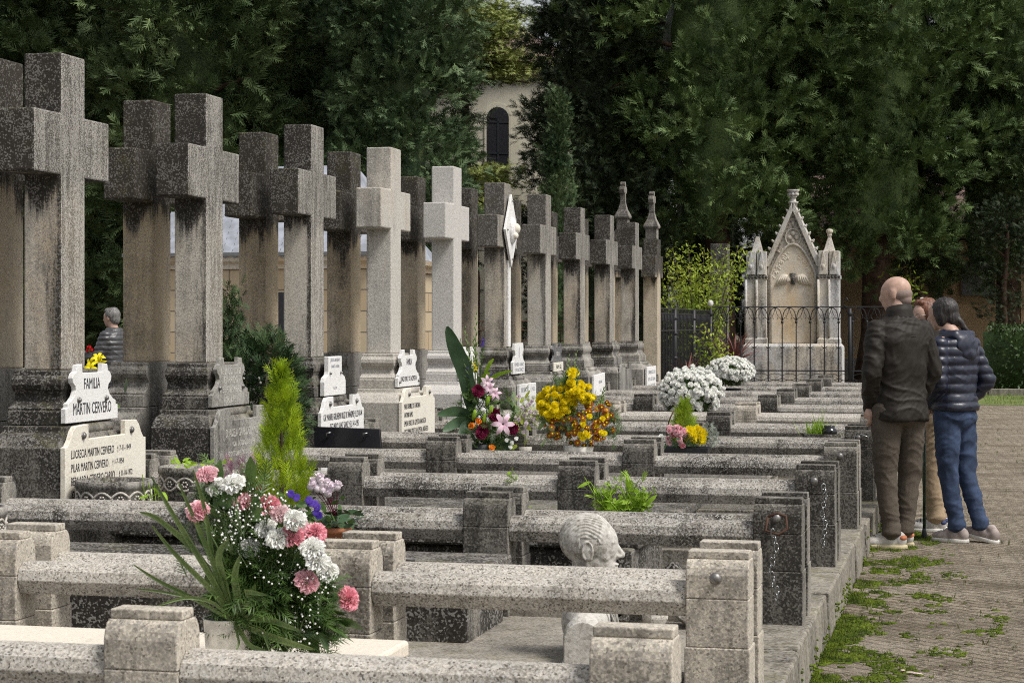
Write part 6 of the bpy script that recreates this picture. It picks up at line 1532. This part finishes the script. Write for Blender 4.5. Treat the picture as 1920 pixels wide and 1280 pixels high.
def figure(name, label, loc, yaw, H, spec):
    t = thing(name, label, 'person', loc, R(yaw)); k = H / 1.76
    def K(p): return tuple(q * k for q in p)
    sh, el, wr = spec['arms']['L']; sr, er, wrr = spec['arms']['R']
    hy = Matrix.Rotation(R(spec.get('head_yaw', 0)), 4, 'Z') @ Matrix.Rotation(R(spec.get('head_pitch', 0)), 4, 'X')
    HC = Vector(spec.get('head_c', (0, .03, 1.635)))
    def headx(m, n0): m.v[n0:] = [tuple((Matrix.Translation(HC) @ hy) @ Vector(p)) for p in m.v[n0:]]
    m = MB(); n0 = len(m.v); head_prims(m, 1.0); headx(m, n0)
    m.cap((0, -.02, 1.46), tuple(HC + Vector((0, -.02, -.05))), .060, .055)
    m.ell((0, -.01, 1.30), (.155, .095, .16)); m.ell((0, 0, 1.08), (.135, .09, .18)); m.ell((0, -.01, .93), (.155, .105, .12))
    m.cap((-.15, -.01, 1.42), (.15, -.01, 1.42), .05, .05)
    for (a, b, c_) in ((sh, el, wr), (sr, er, wrr)): m.cap(a, b, .048, .038); m.cap(b, c_, .036, .026)
    for side, (e_, w_) in ((-1, (el, wr)), (1, (er, wrr))): hand(m, w_, Vector(w_) - Vector(e_) if not spec.get('hand_dir') else spec['hand_dir'], -side)
    for (hip, kn, an) in spec['legs']: m.cap(hip, kn, .078, .052); m.cap(kn, an, .050, .032)
    m.v = [K(p) for p in m.v]
    fused(m, 'body', M['skin'], t, .0105, 3)
    # trousers
    m = MB(); m.ell((0, -.012, .955), (.168, .122, .10)); m.ell((0, -.03, .89), (.172, .130, .11))
    tl = spec.get('loose', 0.0)
    for (hip, kn, an) in spec['legs']:
        h_ = Vector(hip); k_ = Vector(kn); a_ = Vector(an) + Vector((0, 0, .02))
        m.cap(h_, k_, .100 + tl, .072 + tl); m.cap(k_, a_, .070 + tl, .052 + tl * .8); m.tube([a_ + Vector((0, 0, .05)), a_ - Vector((0, 0, .015))], [.056 + tl * .8, .062 + tl * .8], 16)
    m.v = [K(p) for p in m.v]
    fused(m, 'trousers', spec['trmat'], t, .009, 3, lambda p, n: fold(p, n, .008))
    # top
    m = MB(); hem = spec['hem']; W_, D_ = spec['tw'], spec['td']
    rings = []
    for z, w_, d_, y_ in [(hem, W_ * .98, D_ * 1.06, -.02), (hem + .06, W_ * 1.0, D_ * 1.08, -.02), (1.05, W_ * .93, D_ * 1.0, -.008), (1.20, W_ * 1.0, D_ * 1.0, -.012), (1.34, W_ * 1.08, D_ * 1.0, -.02), (1.42, W_ * 1.02, D_ * .88, -.022), (1.475, W_ * .62, D_ * .68, -.022), (1.51, W_ * .40, D_ * .55, -.02)]:
        rings.append([(w_ * abs(math.cos(a)) ** .8 * (1 if math.cos(a) > 0 else -1), y_ + d_ * abs(math.sin(a)) ** .9 * (1 if math.sin(a) > 0 else -1), z) for a in [2 * math.pi * j / 28 for j in range(28)]])
    m.rings(rings)
    sl = spec.get('sleeve', .062)
    for (a, b, c_) in ((sh, el, wr), (sr, er, wrr)): m.cap(a, b, sl * 1.08, sl * .92); m.cap(b, Vector(b).lerp(Vector(c_), spec.get('cuff', .93)), sl * .92, sl * .74)
    m.v = [K(p) for p in m.v]
    top = fused(m, spec['topname'], spec['topmat'], t, .009, 3, spec['topdisp'])
    for fn in spec.get('extra', []): fn(t, top, k, HC, hy, headx)
    for (pos, yw, args) in spec['shoes']: shoe(t, pos, yw, *args)
    return t
def hairpart(prims, mat, vox=.0075, disp=None, nm='hair'):
    def fn(t, top, k, HC, hy, headx):
        m = MB(); n0 = 0; prims(m); headx(m, 0); m.v = [tuple(q * k for q in p) for p in m.v]; fused(m, nm, mat, t, vox, 2, disp)
    return fn
def strand(p, n): return .0035 * noise.noise(Vector((p.x * 90, p.y * 90, p.z * 12)))
# --- the bald man
def collar(t, top, k, HC, hy, headx):
    m = MB(); rings = []
    for z, s_ in ((1.475, 1.1), (1.515, 1.0), (1.555, .93), (1.553, .82), (1.50, .85)):
        rings.append([(s_ * .088 * math.cos(a), -.014 + s_ * .083 * math.sin(a), z + .018 * math.sin(-a)) for a in [2 * math.pi * j / 24 for j in range(24)]])
    m.rings(rings, cap=False); m.v = [tuple(q * k for q in p) for p in m.v]; m.build('collar', M['jacket'], top, True, local=True)
def seams(t, top, k, HC, hy, headx):
    m = MB(); m.tube([(x, -.155 - .0 + abs(x) ** 2 * 1.6, 1.365) for x in (-.17, -.1, 0, .1, .17)], .0022, 4); m.v = [tuple(q * k for q in p) for p in m.v]; m.build('yoke_seam', M['iron'], top, local=True)
man = dict(arms={'L': ((-.175, -.02, 1.40), (-.245, -.055, 1.13), (-.165, .06, .93)), 'R': ((.175, -.02, 1.40), (.235, -.05, 1.13), (.165, .06, .93))},
    legs=[((-.09, -.01, .90), (-.085, .02, .49), (-.065, -.02, .09)), ((.09, -.01, .90), (.115, .03, .49), (.075, .03, .09))], head_yaw=38, head_pitch=-6, trmat=M['trousers'], loose=.002, hand_dir=Vector((.0, -.25, -1)),
    hem=.83, tw=.182, td=.135, sleeve=.064, cuff=1.22, topname='jacket', topmat=M['jacket'], topdisp=lambda p, n: fold(p, n, .012, .8), extra=[collar, seams, hairpart(lambda m: (m.ell((0, -.026, -.004), (.0755, .0865, .058), None, 20, 14), m.ell((0, -.045, -.04), (.056, .062, .05), None, 20, 14)), M['scalp'], .006, None, 'cropped_hair')],
    shoes=[((-.075, .0, 0), 52, (M['shoe'], M['solebeige'], .30, M['shoeorange'])), ((.085, .13, 0), 30, (M['shoe'], M['solebeige'], .30, M['shoeorange']))])
figure('person', 'bald man in a dark brown jacket and taupe trousers seen from behind, hands in pockets', (-.475, 12.85, 0), 38, 1.77, man)
# --- woman in navy puffer and jeans
def hood(t, top, k, HC, hy, headx):
    m = MB(); m.ell((0, -.128, 1.40), (.115, .040, .085)); m.ell((0, -.14, 1.345), (.08, .035, .05)); m.cap((-.08, -.09, 1.475), (.08, -.09, 1.475), .042, .042); m.cap((-.09, -.085, 1.47), (-.07, .02, 1.485), .034, .03); m.cap((.09, -.085, 1.47), (.07, .02, 1.485), .034, .03)
    m.v = [tuple(q * k for q in p) for p in m.v]; fused(m, 'hood', M['puffer'], top, .010, 3, lambda p, n: fold(p, n, .008))
def hair_dark(m):
    m.ell((0, -.030, .030), (.088, .104, .098)); m.ell((0, -.075, -.03), (.070, .060, .075)); m.ell((.07, -.02, -.02), (.022, .045, .07)); m.ell((-.07, -.02, -.02), (.022, .045, .07))
    m.cap((.0, -.125, -.055), (.02, -.165, -.13), .028, .020); m.cap((.02, -.165, -.13), (.03, -.170, -.20), .020, .009)
w2 = dict(arms={'L': ((-.175, -.02, 1.40), (-.215, -.05, 1.14), (-.13, .11, .98)), 'R': ((.175, -.02, 1.40), (.265, -.10, 1.15), (.20, .06, .97))},
    legs=[((-.085, -.02, .90), (-.09, -.03, .49), (-.075, -.10, .09)), ((.085, -.02, .90), (.09, -.05, .49), (.075, -.19, .10))], head_yaw=18, head_pitch=-6, head_c=(0, .10, 1.625), trmat=M['jeans'],
    hem=.93, tw=.180, td=.135, sleeve=.066, topname='puffer_jacket', topmat=M['puffer'], topdisp=lambda p, n: quilt(p.z, .062, .013) + fold(p, n, .006), extra=[hood, hairpart(hair_dark, M['hairdark'], .008, strand)],
    shoes=[((-.075, -.07, 0), 12, (M['shoetaupe'], M['sole'], .27)), ((.08, -.20, .012), 4, (M['shoetaupe'], M['sole'], .27, None, 10))])
figure('person', 'dark haired woman in a navy puffer jacket and blue jeans, right of the group', (-.135, 13.40, 0), 52, 1.64, w2)
# --- auburn haired woman between them
def glasses(t, top, k, HC, hy, headx):
    m = MB()
    for q in (-1, 1): link_ring(m, (q * .031, .092, .004), .024, .017, .0018, Matrix.Identity(3), 14); m.tube([(q * .055, .088, .006), (q * .078, .02, .008)], .0016, 4)
    m.tube([(-.008, .094, .006), (.008, .094, .006)], .0016, 4); headx(m, 0); m.v = [tuple(q * k for q in p) for p in m.v]; m.build('glasses', M['bolt'], t, local=True)
    m = MB(); m.ell((.035, -.02, .125), (.016, .02, .010)); headx(m, 0); m.v = [tuple(q * k for q in p) for p in m.v]; m.build('hair_clip', M['potwhite'], t, True, local=True)
def hair_aub(m):
    m.ell((0, -.028, .035), (.092, .102, .100)); m.ell((0, -.055, -.03), (.085, .075, .085)); m.ell((.078, -.005, -.01), (.024, .055, .085)); m.ell((-.078, -.005, -.01), (.024, .055, .085)); m.ell((0, .035, .100), (.055, .035, .025))
w1 = dict(arms={'L': ((-.175, -.02, 1.40), (-.22, -.03, 1.14), (-.17, .14, .99)), 'R': ((.175, -.02, 1.40), (.23, -.03, 1.14), (.20, .16, 1.0))},
    legs=[((-.085, 0, .90), (-.09, .03, .49), (-.08, .0, .09)), ((.085, 0, .90), (.09, .03, .49), (.08, .0, .09))], head_yaw=48, head_pitch=-6, head_c=(0, .09, 1.625), trmat=M['beige'], loose=.010,
    hem=.86, tw=.180, td=.135, sleeve=.062, topname='coat', topmat=M['jacket'], topdisp=lambda p, n: fold(p, n, .008), extra=[glasses, hairpart(hair_aub, M['hairauburn'], .008, strand)],
    shoes=[((-.08, .03, 0), 5, (M['shoe'], M['sole'], .27, M['shoenavy'])), ((.08, .03, 0), -5, (M['shoe'], M['sole'], .27, M['shoenavy']))])
figure('person', 'auburn haired woman in beige trousers, half hidden behind the bald man', (-.25, 14.0, 0), 84, 1.64, w1)
# walking stick held by the middle woman
x_, y_ = at(1733, 13.2)
t = thing('walking_stick', 'dark green patterned walking stick standing on the path behind the man', 'walking stick', (x_, y_, 0))
m = MB(); m.tube([(x_, y_, .04), (x_, y_, .90)], .011, 10); m.build('shaft', M['canem'], t, True)
m = MB(); m.lathe([(.020, 0), (.021, .012), (.015, .045), (.012, .07)], (x_, y_, 0), 12); m.build('rubber_tip', M['iron'], t, True)
m = MB(); m.tube([(x_ - .05, y_, .915), (x_, y_, .92), (x_ + .06, y_, .905)], [.012, .013, .011], 8); m.build('handle', M['iron'], t, True)
# --- elderly woman on the left, behind the crosses
def hair_grey(m):
    m.ell((0, -.028, .035), (.088, .100, .095)); m.ell((0, -.06, -.02), (.072, .062, .07)); m.ell((0, .03, .09), (.06, .045, .035)); m.ell((0, -.05, .09), (.06, .05, .04))
w3 = dict(arms={'L': ((-.175, -.01, 1.40), (-.22, .08, 1.16), (-.17, .33, 1.18)), 'R': ((.175, -.01, 1.40), (.23, .06, 1.16), (.16, .33, 1.16))},
    legs=[((-.085, 0, .90), (-.09, .03, .49), (-.08, .0, .09)), ((.085, 0, .90), (.09, .03, .49), (.08, .0, .09))], head_yaw=0, head_pitch=-3, trmat=M['trousers'],
    hem=.80, tw=.195, td=.150, sleeve=.072, topname='puffer_jacket', topmat=M['puffergrey'], topdisp=lambda p, n: quilt(p.z, .055, .012) + fold(p, n, .008), extra=[hood, hairpart(hair_grey, M['hairgrey'], .009, strand)],
    shoes=[((-.08, .03, 0), 5, (M['shoenavy'], M['sole'], .26)), ((.08, .03, 0), -5, (M['shoenavy'], M['sole'], .26))])
x_, y_ = at(212, 22.2)
w3['extra'][0] = lambda t, top, k, HC, hy, headx: None
figure('person', 'grey haired woman in a shiny grey puffer jacket, seen between the first two crosses', (x_, y_, 0), 82, 1.64, w3)
P = np.array([P3(168, 652, 22.05), P3(172, 657, 22.05), P3(166, 658, 22.05)]); t = thing('red_flowers', 'small bunch of red flowers held by the grey haired woman', 'flowers', tuple(P[0]))
each('bloom', POM, P, np.tile([-.3, -.6, .6], (3, 1)), .03, rng, M['red_f'], t); heads(LEAF2, P[[0, 1, 2, 0]] - [-.02, 0, .08], np.tile([0, 0, 1.], (4, 1)) + rng.normal(size=(4, 3)) * .4, .08, rng).build('leaves', M['leaf'], t)
